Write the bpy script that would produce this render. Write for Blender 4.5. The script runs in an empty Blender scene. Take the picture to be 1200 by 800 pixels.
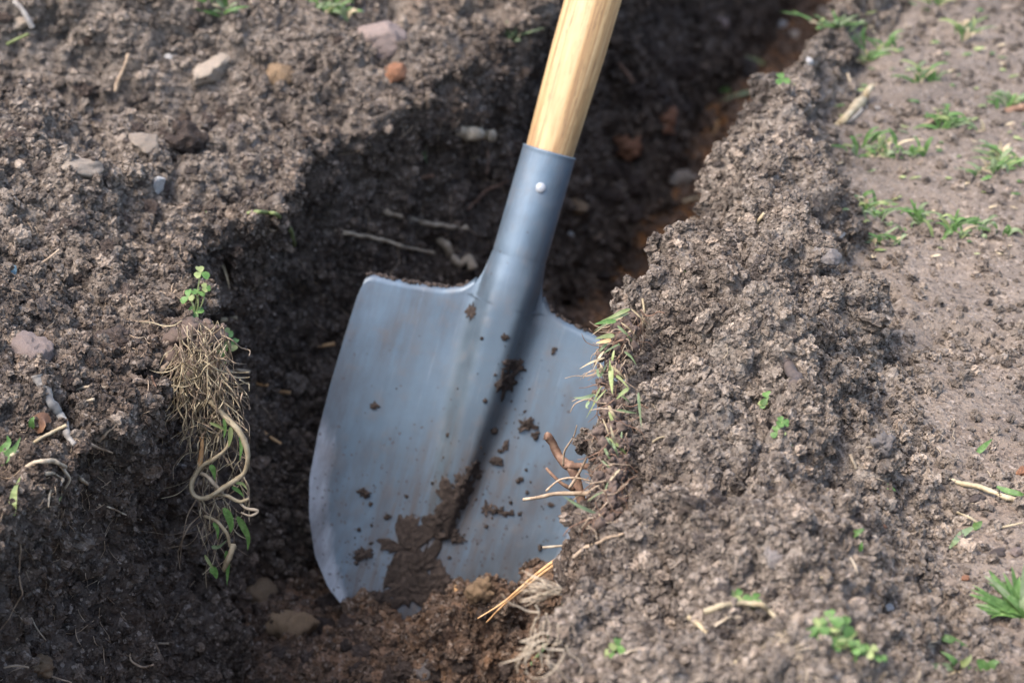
import bpy, bmesh, math, random
import numpy as np
from mathutils import Vector, Matrix, Euler, Quaternion, noise as mnoise

random.seed(7); RNG = np.random.default_rng(11)
scn = bpy.context.scene
COL = scn.collection

# ------------------------------------------------------------------ camera, sky, sun, exposure
PITCH, LENS, CAM_H = 25.0, 85.0, 0.68
cam_d = bpy.data.cameras.new('camera'); cam = bpy.data.objects.new('camera', cam_d); COL.objects.link(cam)
cam.location = (0, 0, CAM_H); cam.rotation_euler = (math.radians(90 - PITCH), 0, 0)
cam_d.lens = LENS; cam_d.sensor_width = 36; cam_d.clip_start = 0.02; cam_d.clip_end = 400
cam_d.dof.use_dof = True; cam_d.dof.focus_distance = 1.50; cam_d.dof.aperture_fstop = 9.0; cam_d.dof.aperture_blades = 9
scn.camera = cam
SUN_EL, SUN_AZ = 58.0, 238.0          # degrees; azimuth clockwise from +Y (the view direction), 238 = left, behind the camera
world = bpy.data.worlds.new('World'); scn.world = world; world.use_nodes = True
wn = world.node_tree.nodes; sky = wn.new('ShaderNodeTexSky'); sky.sky_type = 'NISHITA'; sky.sun_disc = False
sky.sun_elevation = math.radians(SUN_EL); sky.sun_rotation = math.radians(SUN_AZ)
sky.air_density = 1.0; sky.dust_density = 3.0; sky.ozone_density = 0.7
wn['Background'].inputs['Strength'].default_value = 0.15
world.node_tree.links.new(sky.outputs[0], wn['Background'].inputs['Color'])
sl = bpy.data.lights.new('sun', 'SUN'); sl.energy = 1.05; sl.angle = math.radians(30); sl.color = (1.0, 0.96, 0.91)
sun = bpy.data.objects.new('sun', sl); COL.objects.link(sun)
a, e = math.radians(SUN_AZ), math.radians(SUN_EL)
sun_dir = Vector((math.sin(a) * math.cos(e), math.cos(a) * math.cos(e), math.sin(e)))
sun.rotation_euler = sun_dir.to_track_quat('Z', 'Y').to_euler()
scn.view_settings.view_transform = 'Standard'; scn.view_settings.look = 'None'
scn.view_settings.exposure = 2.0; scn.view_settings.gamma = 1; scn.view_settings.use_curve_mapping = False

FPX = 1200 * LENS / 36
_p = math.radians(PITCH)
FW = Vector((0, math.cos(_p), -math.sin(_p))); UP = Vector((0, math.sin(_p), math.cos(_p))); RT = Vector((1, 0, 0))
CAM = Vector((0, 0, CAM_H))
def ray(px, py): return RT * ((px - 600) / FPX) - UP * ((py - 400) / FPX) + FW
def at_y(px, py, y):
    d = ray(px, py); return CAM + d * (y / d.y)

# ------------------------------------------------------------------ numpy noise
def _hash(i, j, k, s):
    h = (i * 374761393 + j * 668265263 + k * 2147483647 + s * 1274126177) & 0xFFFFFFFF
    h = ((h ^ (h >> 13)) * 1274126177) & 0xFFFFFFFF
    h = ((h ^ (h >> 15)) * 2246822519) & 0xFFFFFFFF
    return (h ^ (h >> 16)) & 0xFFFFFFFF
def vnoise(P, s=0):
    I = np.floor(P).astype(np.int64); f = P - I
    u = f * f * f * (f * (f * 6 - 15) + 10); out = 0
    for a in (0, 1):
        for b in (0, 1):
            for c in (0, 1):
                h = _hash(I[:, 0] + a, I[:, 1] + b, I[:, 2] + c, s)
                g = ((h & 255) / 127.5 - 1) * (f[:, 0] - a) + (((h >> 8) & 255) / 127.5 - 1) * (f[:, 1] - b) + (((h >> 16) & 255) / 127.5 - 1) * (f[:, 2] - c)
                w = (u[:, 0] if a else 1 - u[:, 0]) * (u[:, 1] if b else 1 - u[:, 1]) * (u[:, 2] if c else 1 - u[:, 2])
                out = out + g * w
    return out * 1.3
def fbm(P, lam, octs, s=0, gain=0.5):
    out = 0; amp = 1; q = P / lam
    for o in range(octs):
        out = out + amp * vnoise(q + 17.3 * o, s + o); amp *= gain; q = q * 2.07
    return out
def lumps(P, lam, s=0):
    """rounded crumbs: one half-ball per cell, random size"""
    q = P / lam; I = np.floor(q).astype(np.int64); best = np.zeros(len(P))
    for a in (-1, 0, 1):
        for b in (-1, 0, 1):
            for c in (-1, 0, 1):
                i, j, k = I[:, 0] + a, I[:, 1] + b, I[:, 2] + c
                h = _hash(i, j, k, s)
                dx = i + (h & 255) / 255. - q[:, 0]; dy = j + ((h >> 8) & 255) / 255. - q[:, 1]; dz = k + ((h >> 16) & 255) / 255. - q[:, 2]
                r = 0.35 + 0.55 * ((h >> 24) & 255) / 255.
                v = r * r - (dx * dx + dy * dy + dz * dz)
                best = np.maximum(best, np.sqrt(np.maximum(v, 0)))
    return best
def creases(P, lam, s=0):
    """narrow gaps between angular clods: 1 on a cell border, 0 inside"""
    q = P / lam; I = np.floor(q).astype(np.int64); f1 = np.full(len(P), 9.); f2 = np.full(len(P), 9.)
    for a in (-1, 0, 1):
        for b in (-1, 0, 1):
            for c in (-1, 0, 1):
                i, j, k = I[:, 0] + a, I[:, 1] + b, I[:, 2] + c
                h = _hash(i, j, k, s)
                d = np.sqrt((i + (h & 255) / 255. - q[:, 0]) ** 2 + (j + ((h >> 8) & 255) / 255. - q[:, 1]) ** 2 + (k + ((h >> 16) & 255) / 255. - q[:, 2]) ** 2)
                f2 = np.minimum(f2, np.maximum(f1, d)); f1 = np.minimum(f1, d)
    return np.exp(-((f2 - f1) / .13) ** 2)
def sstep(a, b, x):
    t = np.clip((x - a) / (b - a), 0, 1); return t * t * (3 - 2 * t)

# ------------------------------------------------------------------ object helpers
def link(o, parent=None):
    COL.objects.link(o)
    if parent is not None: o.parent = parent
    return o
def tag(o, label=None, cat=None, group=None, kind=None):
    if label: o['label'] = label
    if cat: o['category'] = cat
    if group: o['group'] = group
    if kind: o['kind'] = kind
    return o
def meshobj(name, verts, faces, mat, parent=None, smooth=True):
    me = bpy.data.meshes.new(name); me.from_pydata([tuple(v) for v in verts], [], faces)
    if smooth: me.polygons.foreach_set('use_smooth', [True] * len(me.polygons))
    me.materials.append(mat); me.update()
    return link(bpy.data.objects.new(name, me), parent)
def empty(name, loc, label, cat, group=None, rotz=0):
    o = bpy.data.objects.new(name, None); o.empty_display_size = .02; o.location = loc; o.rotation_euler = (0, 0, rotz)
    link(o); return tag(o, label, cat, group)

# ------------------------------------------------------------------ materials
def nodes_of(name):
    m = bpy.data.materials.new(name); m.use_nodes = True; nt = m.node_tree
    return m, nt, nt.nodes['Principled BSDF']
def N(nt, t, **kw):
    n = nt.nodes.new(t)
    for k, v in kw.items():
        if k.startswith('i_'): n.inputs[k[2:].replace('_', ' ')].default_value = v
        else: setattr(n, k, v)
    return n
def ramp(nt, fac, stops):
    r = nt.nodes.new('ShaderNodeValToRGB'); e = r.color_ramp.elements
    while len(e) < len(stops): e.new(.5)
    for el, (p, c) in zip(e, stops): el.position = p; el.color = (*c, 1) if len(c) == 3 else c
    nt.links.new(fac, r.inputs[0]); return r.outputs[0]
def mix(nt, fac, a, b, mode='MIX'):
    m = nt.nodes.new('ShaderNodeMix'); m.data_type = 'RGBA'; m.blend_type = mode
    for s, v in ((m.inputs[0], fac), (m.inputs[6], a), (m.inputs[7], b)):
        if isinstance(v, (int, float)): s.default_value = v
        elif isinstance(v, tuple): s.default_value = (*v, 1)
        else: nt.links.new(v, s)
    return m.outputs[2]
def noise_tex(nt, co, scale, detail=4, rough=.55):
    n = N(nt, 'ShaderNodeTexNoise'); n.inputs['Scale'].default_value = scale; n.inputs['Detail'].default_value = detail; n.inputs['Roughness'].default_value = rough
    nt.links.new(co, n.inputs['Vector']); return n.outputs[0]
def bump(nt, h, dist, strength=1, prev=None):
    b = N(nt, 'ShaderNodeBump'); b.inputs['Distance'].default_value = dist; b.inputs['Strength'].default_value = strength
    nt.links.new(h, b.inputs['Height'])
    if prev is not None: nt.links.new(prev, b.inputs['Normal'])
    return b.outputs[0]

def soil_material(name, use_zones):
    m, nt, bs = nodes_of(name)
    g = N(nt, 'ShaderNodeNewGeometry'); co = g.outputs['Position']
    n1 = noise_tex(nt, co, 14, 6, .62); n2 = noise_tex(nt, co, 150, 4, .65); n3 = noise_tex(nt, co, 45, 4, .6)
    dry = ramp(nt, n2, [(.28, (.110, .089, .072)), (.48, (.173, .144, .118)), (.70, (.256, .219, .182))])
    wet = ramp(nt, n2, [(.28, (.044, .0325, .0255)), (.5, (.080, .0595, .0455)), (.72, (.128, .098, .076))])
    if use_zones:
        at = N(nt, 'ShaderNodeAttribute', attribute_name='zone'); sep = N(nt, 'ShaderNodeSeparateColor'); nt.links.new(at.outputs['Color'], sep.inputs[0])
        damp, packed, clay = sep.outputs[0], sep.outputs[1], sep.outputs[2]
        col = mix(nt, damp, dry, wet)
        pk = ramp(nt, n3, [(.3, (.150, .119, .093)), (.7, (.212, .174, .140))])
        pk = mix(nt, .45, pk, ramp(nt, n2, [(.3, (.110, .084, .065)), (.7, (.26, .21, .168))]))
        col = mix(nt, packed, col, pk)
        sub = N(nt, 'ShaderNodeMath', operation='MULTIPLY', use_clamp=True); nt.links.new(at.outputs['Alpha'], sub.inputs[0]); sub.inputs[1].default_value = .8
        col = mix(nt, sub.outputs[0], col, ramp(nt, n2, [(.28, (.105, .063, .041)), (.5, (.170, .107, .071)), (.72, (.24, .162, .115))]))
        n4 = noise_tex(nt, co, 32, 5, .6)
        cm = N(nt, 'ShaderNodeMath', operation='MULTIPLY'); nt.links.new(clay, cm.inputs[0])
        nt.links.new(ramp(nt, n4, [(.44, (0, 0, 0)), (.60, (1, 1, 1))]), cm.inputs[1])
        col = mix(nt, cm.outputs[0], col, (.30, .135, .048))
    else:
        info = N(nt, 'ShaderNodeObjectInfo')
        at = N(nt, 'ShaderNodeAttribute', attribute_name='damp', attribute_type='INSTANCER')
        col = mix(nt, at.outputs['Fac'], dry, wet)
        sb = N(nt, 'ShaderNodeAttribute', attribute_name='sub', attribute_type='INSTANCER')
        col = mix(nt, sb.outputs['Fac'], col, ramp(nt, n3, [(.35, (.115, .070, .045)), (.5, (.175, .110, .072)), (.62, (.22, .125, .066)), (.72, (.30, .145, .06))]))
        vr = ramp(nt, info.outputs['Random'], [(0, (.55, .54, .54)), (.4, (.95, .93, .91)), (.9, (1.25, 1.22, 1.18)), (1., (1.9, 1.82, 1.72))]); col = mix(nt, 1.0, col, vr, 'MULTIPLY')
    big = ramp(nt, n1, [(.3, (.72, .71, .71)), (.7, (1.14, 1.11, 1.08))])
    col = mix(nt, 1.0, col, big, 'MULTIPLY')
    # mineral grains: pale sand and dark humus specks
    vo = N(nt, 'ShaderNodeTexVoronoi', feature='F1'); vo.inputs['Scale'].default_value = 430; nt.links.new(co, vo.inputs['Vector'])
    sp = N(nt, 'ShaderNodeSeparateColor'); nt.links.new(vo.outputs['Color'], sp.inputs[0])
    pale = ramp(nt, sp.outputs[0], [(.88, (0, 0, 0)), (.96, (1, 1, 1))]); dark = ramp(nt, sp.outputs[1], [(.80, (0, 0, 0)), (.92, (1, 1, 1))])
    f = N(nt, 'ShaderNodeMath', operation='MULTIPLY'); nt.links.new(pale, f.inputs[0]); f.inputs[1].default_value = .38
    col = mix(nt, f.outputs[0], col, (.40, .33, .27))
    f2 = N(nt, 'ShaderNodeMath', operation='MULTIPLY'); nt.links.new(dark, f2.inputs[0]); f2.inputs[1].default_value = .5
    col = mix(nt, f2.outputs[0], col, (.03, .02, .016))
    nt.links.new(col, bs.inputs['Base Color'])
    bs.inputs['Roughness'].default_value = .92; bs.inputs['Specular IOR Level'].default_value = .22
    n6 = noise_tex(nt, co, 620, 3, .6); nb = bump(nt, n2, .004, .9); nb = bump(nt, n6, .0016, .9, nb); nb = bump(nt, vo.outputs['Distance'], .0012, .7, nb); nt.links.new(nb, bs.inputs['Normal'])
    return m
M_SOIL = soil_material('soil', True); M_CRUMB = soil_material('soil_crumbs', False)

def simple_mat(name, cols, scale=80, rough=.8, bumpd=.0008, stretch=None, spec=.3, trans=0, dirt=0):
    """cols: dark, mid, light, picked by noise in object space and shifted per object"""
    m, nt, bs = nodes_of(name)
    tc = N(nt, 'ShaderNodeTexCoord'); co = tc.outputs['Object']; info = N(nt, 'ShaderNodeObjectInfo')
    ad = N(nt, 'ShaderNodeVectorMath', operation='ADD'); nt.links.new(co, ad.inputs[0]); nt.links.new(info.outputs['Random'], ad.inputs[1]); co = ad.outputs[0]
    if stretch:
        mp = N(nt, 'ShaderNodeMapping'); mp.inputs['Scale'].default_value = stretch; nt.links.new(co, mp.inputs[0]); co = mp.outputs[0]
    n = noise_tex(nt, co, scale, 6, .62)
    col = ramp(nt, n, [(.28, cols[0]), (.5, cols[1]), (.72, cols[2])])
    if dirt:
        nd_ = noise_tex(nt, co, scale * .55, 5, .65); dm = ramp(nt, nd_, [(.44, (0, 0, 0)), (.60, (dirt,) * 3)]); col = mix(nt, dm, col, (.10, .073, .057))
    hs = N(nt, 'ShaderNodeHueSaturation'); nt.links.new(col, hs.inputs['Color'])
    mr = N(nt, 'ShaderNodeMapRange'); mr.inputs[3].default_value = .78; mr.inputs[4].default_value = 1.22
    nt.links.new(info.outputs['Random'], mr.inputs[0]); nt.links.new(mr.outputs[0], hs.inputs['Value'])
    nt.links.new(hs.outputs[0], bs.inputs['Base Color'])
    bs.inputs['Roughness'].default_value = rough; bs.inputs['Specular IOR Level'].default_value = spec
    nt.links.new(bump(nt, n, bumpd, .8), bs.inputs['Normal'])
    if trans:
        t = N(nt, 'ShaderNodeBsdfTranslucent'); nt.links.new(hs.outputs[0], t.inputs[0]); ms = N(nt, 'ShaderNodeMixShader'); ms.inputs[0].default_value = trans
        nt.links.new(bs.outputs[0], ms.inputs[1]); nt.links.new(t.outputs[0], ms.inputs[2]); nt.links.new(ms.outputs[0], nt.nodes['Material Output'].inputs[0])
    return m
MAT = dict(
    stone_tan=simple_mat('stone_tan', ((.22, .16, .11), (.42, .34, .26), (.56, .48, .39)), 90, dirt=.85, bumpd=.0016),
    stone_white=simple_mat('stone_white', ((.34, .32, .29), (.52, .50, .47), (.64, .62, .60)), 70, dirt=.45, bumpd=.0016),
    stone_pink=simple_mat('stone_pink', ((.17, .12, .10), (.29, .22, .19), (.40, .32, .28)), 110, dirt=.85, bumpd=.0016),
    stone_ochre=simple_mat('stone_ochre', ((.12, .075, .04), (.30, .19, .10), (.46, .32, .18)), 90, dirt=.85, bumpd=.0016),
    stone_grey=simple_mat('stone_grey', ((.14, .12, .11), (.26, .23, .21), (.38, .35, .32)), 90, dirt=.85, bumpd=.0016),
    stone_dark=simple_mat('stone_dark', ((.035, .028, .026), (.07, .055, .05), (.13, .10, .09)), 90, dirt=.85, bumpd=.0016),
    brick=simple_mat('fired_clay', ((.18, .07, .035), (.36, .15, .07), (.48, .24, .12)), 120, dirt=.85, bumpd=.0016),
    slate=simple_mat('blue_chip', ((.03, .06, .08), (.07, .12, .14), (.16, .22, .23)), 120, .5),
    root_tan=simple_mat('root_tan', ((.14, .095, .06), (.27, .195, .13), (.40, .31, .22)), 160, .8),
    root_pale=simple_mat('root_pale', ((.20, .15, .10), (.33, .26, .18), (.46, .38, .28)), 160, .7, trans=.1),
    root_brown=simple_mat('root_brown', ((.06, .034, .022), (.15, .085, .055), (.27, .17, .11)), 160, .85),
    root_orange=simple_mat('root_orange', ((.22, .11, .045), (.44, .25, .11), (.58, .38, .2)), 160, .75),
    bark=simple_mat('bark', ((.10, .085, .075), (.20, .18, .16), (.30, .28, .25)), 120, .85),
    straw=simple_mat('straw', ((.22, .165, .095), (.36, .285, .175), (.48, .40, .27)), 120, .6, trans=.15),
    dead_leaf=simple_mat('dead_leaf', ((.05, .025, .015), (.12, .06, .035), (.2, .11, .06)), 120, .6),
    grass=simple_mat('grass_leaf', ((.055, .115, .03), (.10, .185, .05), (.18, .27, .095)), 300, .45, .0003, trans=.35),
    grass_pale=simple_mat('pale_grass_leaf', ((.14, .18, .06), (.25, .29, .11), (.36, .38, .19)), 120, .5, .0003, trans=.3),
    grass_dull=simple_mat('dull_grass_leaf', ((.085, .12, .055), (.16, .205, .10), (.25, .29, .165)), 120, .5, .0003, trans=.3),
    clover=simple_mat('clover_leaf', ((.055, .125, .03), (.105, .20, .05), (.19, .29, .10)), 300, .45, .0003, trans=.35),
    clod_dry=simple_mat('dry_clod', ((.06, .046, .038), (.135, .106, .089), (.25, .203, .174)), 2.2, .93, .12),
    clod_damp=simple_mat('damp_clod', ((.05, .034, .026), (.10, .07, .054), (.16, .117, .094)), 2.2, .93, .12),
    mud=simple_mat('stuck_mud', ((.018, .0125, .010), (.036, .0255, .020), (.072, .053, .043)), 320, .9, .002),
)

# ------------------------------------------------------------------ the ground: one sheet with the trench cut in it
YL = [-60, -1, .6, 1.0, 1.153, 1.277, 1.345, 1.372, 1.47, 1.586, 1.762, 1.863, 2.047, 2.6, 3.6, 80]
XL = [-.5, -.5, -.45, -.325, -.283, -.240, -.214, -.226, -.212, -.196, -.150, -.088, .02, .20, .50, .50]
YR = [-60, -1, .6, .961, 1.072, 1.216, 1.317, 1.434, 1.569, 1.765, 1.959, 2.6, 3.6, 80]
XR = [-.15, -.15, -.03, .011, .030, .050, .052, .079, .125, .183, .234, .45, .78, .78]
YF = [-1, 1.054, 1.333, 1.528, 1.72, 1.98, 2.6, 3.6, 80]
XF = [.2, .24, .258, .258, .252, .292, .50, .83, .83]
def Lx(y): return np.interp(y, YL, XL)
def Rx(y): return np.interp(y, YR, XR)
def bumpf(x, y, cx, cy, rx, ry, h): return h * np.exp(-((x - cx) / rx) ** 2 - ((y - cy) / ry) ** 2)
def trench_on(y): return sstep(-2.0, -1.0, y) * (1 - sstep(4.2, 5.5, y))
def floor_z(x, y):
    z = -.305 + bumpf(x, y, .035, 1.505, .075, .07, .084) + bumpf(x, y, -.06, 1.50, .055, .05, .044) + .008 + bumpf(x, y, -.20, 1.60, .05, .10, .03)
    z = z + bumpf(x, y, .12, 2.05, .10, .10, .03) + bumpf(x, y, .35, 2.6, .15, .2, .06) - bumpf(x, y, -.16, 1.72, .08, .07, .02)
    return z * trench_on(y)
def left_z(x, y):
    on = 1 - sstep(2.5, 3.2, y); d = np.maximum(Lx(y) - x, 0)
    z = .028 + .05 * sstep(.0, .22, d)
    z = z + bumpf(x, y, -.36, 2.08, .18, .14, .16) + bumpf(x, y, -.62, 1.99, .20, .12, .17) + bumpf(x, y, -.06, 2.16, .10, .16, .06)
    z = z - bumpf(x, y, -.38, 1.82, .17, .05, .10) + bumpf(x, y, -.30, 1.55, .08, .10, .02) + bumpf(x, y, -.40, 1.25, .10, .10, .02)
    return z * on * (1 - sstep(.7, 1.2, -x - .2))
def right_z(x, y):
    R = Rx(y); Fx = np.interp(y, YF, XF); w = np.maximum(Fx - R, .04); t = (x - R) / w
    crest = np.interp(y, [-1, .9, 1.02, 1.15, 1.3, 1.42, 1.53, 1.60, 1.68, 1.76, 1.86, 2.0, 2.3, 3.0, 4.5], [.02, .03, .046, .055, .062, .076, .094, .070, .050, .074, .052, .045, .035, .03, 0])
    prof = (.55 + .45 * sstep(0, .35, t)) * (1 - sstep(.46, 1.02, t))
    z = crest * prof
    z = z + bumpf(x, y, .15, .985, .06, .035, .022) + bumpf(x, y, .21, 1.0, .03, .03, .015)
    z = z + .008 * np.sin(7 * x + 2) * np.sin(5 * y) * sstep(1.0, 1.5, t)
    return z
# rows along the trench (y), columns across it
dense = [.78]
while dense[-1] < 3.3: dense.append(dense[-1] + .00175 * dense[-1] ** 1.2)
rows = np.array([-60, -20, -8, -4, -2, -1.4, -.8, -.3, 0, .2, .4, .52, .6, .66, .70, .73, .755] + dense + [3.4, 3.5, 3.65, 3.8, 4.0, 4.3, 4.7, 5.2, 5.6, 7, 10, 20, 45, 120.])
NR = len(rows)
def lin(n): return np.linspace(0, 1, n, endpoint=False)
t1 = np.array([-120, -40, -15, -6, -3, -1.8, -1.3, -1.0, -.9]); n2, n3, n4, n5, n6 = 330, 260, 170, 70, 400
t7 = np.array([.92, 1.0, 1.2, 1.6, 2.5, 5, 12, 40, 120.])
Y = rows[:, None]
ons = trench_on(Y)
L = Lx(Y); R = Rx(Y)
# ragged lip: spade-wide scallops
lipn = fbm(np.column_stack([rows * 1, rows * 0 + 3.1, rows * 0]), .10, 4, 5, .6)[:, None] * .028
scal = (((rows / .135) % 1.0) - .5)[:, None] * .016
inz = sstep(-1, .6, Y) * (1 - sstep(3.2, 4, Y))
L = L + (lipn + scal) * inz
R = R + fbm(np.column_stack([rows, rows * 0 + 9.7, rows * 0]), .12, 3, 8)[:, None] * .012 * inz
s2 = lin(n2) ** .8
X2 = -.85 + (L + .85) * s2; Z2 = left_z(X2, Y)
s3 = lin(n3); zl = left_z(L, Y); fl = floor_z(L + .004, Y)
X3 = L + .004 * s3 - .034 * np.sin(np.pi * np.clip(s3 * 1.1 + .02, 0, 1)) ** 1.3 * ons; Z3 = zl + (fl - zl) * s3
s4 = lin(n4); X4 = L + .004 + (R - .02 - L - .004) * s4; Z4 = floor_z(X4, Y)
s5 = lin(n5); zr = right_z(R, Y); fr = floor_z(R - .02, Y); X5 = R - .02 + .02 * s5; Z5 = fr + (zr - fr) * s5
X6 = R + (.9 - R) * np.linspace(0, 1, n6) ** 1.25; Z6 = right_z(X6, Y)
X1 = np.broadcast_to(t1, (NR, len(t1))); X7 = np.broadcast_to(t7, (NR, len(t7)))
X = np.concatenate([X1, X2, X3, X4, X5, X6, X7], 1); Z = np.concatenate([left_z(X1, Y), Z2, Z3, Z4, Z5, Z6, right_z(X7, Y)], 1)
NC = X.shape[1]
# zones as smooth columns: wall/floor damp, right flat packed
zone = np.zeros((NR, NC, 3))
c0 = len(t1); cw = c0 + n2; cf = cw + n3; cr = cf + n4; cb = cr + n5
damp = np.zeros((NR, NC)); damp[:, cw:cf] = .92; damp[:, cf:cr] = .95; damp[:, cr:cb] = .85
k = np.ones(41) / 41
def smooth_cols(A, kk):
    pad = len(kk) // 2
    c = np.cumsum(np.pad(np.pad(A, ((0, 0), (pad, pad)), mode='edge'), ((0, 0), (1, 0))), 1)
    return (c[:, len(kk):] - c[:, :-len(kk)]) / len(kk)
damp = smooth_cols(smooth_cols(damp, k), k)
lo, hi = c0 + 5, NC - len(t7) - 5
kx = np.ones(9) / 9
for _ in range(2):
    X[:, lo:hi] = smooth_cols(X[:, lo:hi], kx); Z[:, lo:hi] = smooth_cols(Z[:, lo:hi], kx)
P = np.stack([X, np.broadcast_to(Y, X.shape), Z], -1)
du = np.gradient(P, axis=0); dv = np.gradient(P, axis=1)
Nn = np.cross(dv, du); Nn /= np.linalg.norm(Nn, axis=-1, keepdims=True) + 1e-12
Nn[Nn[..., 2] < -.6] *= -1
Pf = P.reshape(-1, 3); Nf = Nn.reshape(-1, 3)
colid = np.broadcast_to(np.arange(NC), (NR, NC)).reshape(-1)
tb = ((X - Rx(Y)) / np.maximum(np.interp(Y, YF, XF) - Rx(Y), .04)).reshape(-1)
yy = Pf[:, 1]; xx = Pf[:, 0]
wobble = .16 * fbm(Pf, .09, 3, 70)
packed = np.where(colid >= cb, sstep(.85, 1.10, tb + wobble), 0.)
iswall = ((colid >= cw) & (colid < cf)).astype(float); isfloor = ((colid >= cf) & (colid < cr)).astype(float); isleft = (colid < cw).astype(float)
soft = smooth_cols(smooth_cols(iswall.reshape(NR, NC), k), k).reshape(-1)
rough = 1 - .93 * packed - .45 * soft
inreg = ((yy > .74) & (yy < 3.4) & (np.abs(xx) < .95)).astype(float)
big = fbm(Pf, .16, 2, 1) * .020 * (1 - .85 * packed) * (1 - .4 * soft)
patch = fbm(Pf, .10, 3, 33)                     # where the soil is loose and lumpy or fine
pm = sstep(-.12, .40, patch)
med = fbm(Pf, .055, 3, 12) * .012 * rough
bl0 = (lumps(Pf + .012 * np.stack([vnoise(Pf / .03, 56), vnoise(Pf / .03, 57), vnoise(Pf / .03, 58)], -1), .085, 14) - .42) * .042 * (isleft * (.35 + .65 * sstep(1.45, 1.8, yy)) + .85 * (colid >= cb) * (1 - packed)) * (.3 + .7 * pm)
lp1 = (lumps(Pf + .004 * np.stack([vnoise(Pf / .012, 50), vnoise(Pf / .012, 51), vnoise(Pf / .012, 52)], -1), .034, 3) - .42) * .023 * rough * (.1 + .9 * pm)
lp2 = (lumps(Pf + .003 * np.stack([vnoise(Pf / .007, 53), vnoise(Pf / .007, 54), vnoise(Pf / .007, 55)], -1), .0155, 4) - .42) * .0125 * rough * (.25 + .75 * pm)
lp3 = (lumps(Pf, .0075, 6) - .3) * .0048 * (1 - .8 * packed) * (1 - .35 * soft)
warp = .010 * np.stack([vnoise(Pf / .02, 80), vnoise(Pf / .02, 81), vnoise(Pf / .02, 82)], -1)
crk = -creases(Pf + 2 * warp, .10, 29) * .013 * (1 - packed) * (1 - .5 * soft) - creases(Pf + warp, .042, 23) * .0085 * (1 - .75 * packed) * sstep(-.1, .5, fbm(Pf, .08, 2, 35))
fine = fbm(Pf, .0075, 3, 21, .65) * .0024 * (1 - .3 * packed)
# packed soil: shallow cracks and flakes; wall: spade streaks running down
streak = fbm(Pf * np.array([1, 1, .18]), .02, 3, 90) * .004 * soft
dent = -.0028 * creases(Pf + 1.5 * warp, .06, 31) * packed * sstep(-.1, .4, fbm(Pf, .15, 2, 46)) - .009 * sstep(.25, .6, fbm(Pf, .12, 2, 44)) * packed
disp = (crk + bl0 + big + med + lp1 + lp2 + lp3 + fine + streak + dent) * inreg
Pd = Pf + Nf * disp[:, None]
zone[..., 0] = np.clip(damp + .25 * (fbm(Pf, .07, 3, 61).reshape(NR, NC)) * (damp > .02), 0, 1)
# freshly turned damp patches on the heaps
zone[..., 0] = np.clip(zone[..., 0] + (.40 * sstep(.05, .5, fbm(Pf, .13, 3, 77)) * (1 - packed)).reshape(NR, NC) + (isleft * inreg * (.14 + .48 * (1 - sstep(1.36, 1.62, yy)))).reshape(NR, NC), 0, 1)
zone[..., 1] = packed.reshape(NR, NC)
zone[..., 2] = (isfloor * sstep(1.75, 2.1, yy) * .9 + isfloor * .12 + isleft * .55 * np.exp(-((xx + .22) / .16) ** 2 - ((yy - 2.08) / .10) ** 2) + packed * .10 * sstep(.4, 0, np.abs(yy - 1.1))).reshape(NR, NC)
me = bpy.data.meshes.new('ground')
me.vertices.add(NR * NC); me.vertices.foreach_set('co', Pd.astype(np.float32).ravel())
ii = (np.arange(NR - 1)[:, None] * NC + np.arange(NC - 1)[None, :]).ravel()
quads = np.stack([ii, ii + 1, ii + NC + 1, ii + NC], -1).astype(np.int32)
nq = len(quads)
me.loops.add(nq * 4); me.loops.foreach_set('vertex_index', quads.ravel())
me.polygons.add(nq); me.polygons.foreach_set('loop_start', np.arange(0, nq * 4, 4, dtype=np.int32))
me.polygons.foreach_set('use_smooth', np.ones(nq, dtype=bool))
me.update(calc_edges=True)
ca = me.color_attributes.new('zone', 'FLOAT_COLOR', 'POINT')
ca.data.foreach_set('color', np.concatenate([zone.reshape(-1, 3), smooth_cols(isfloor.reshape(NR, NC), k).reshape(-1, 1)], 1).astype(np.float32).ravel())
me.materials.append(M_SOIL)
ground = link(bpy.data.objects.new('ground', me)); ground['kind'] = 'structure'
ground['label'] = 'bare brown earth with a narrow trench dug through it'
bpy.context.view_layer.update()

def hit(px, py):
    d = ray(px, py).normalized()
    ok, loc, nor, _ = ground.ray_cast(CAM, d)
    if not ok: loc = at_y(px, py, 1.7); nor = Vector((0, 0, 1))
    if nor.dot(d) > 0: nor = -nor
    return loc, nor
def drop(x, y):
    ok, loc, nor, _ = ground.ray_cast(Vector((x, y, 1)), Vector((0, 0, -1)))
    return (loc, nor) if ok else (Vector((x, y, 0)), Vector((0, 0, 1)))
def pxsize(loc): return (loc - CAM).dot(FW) / FPX      # metres per photo pixel at that distance

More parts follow.
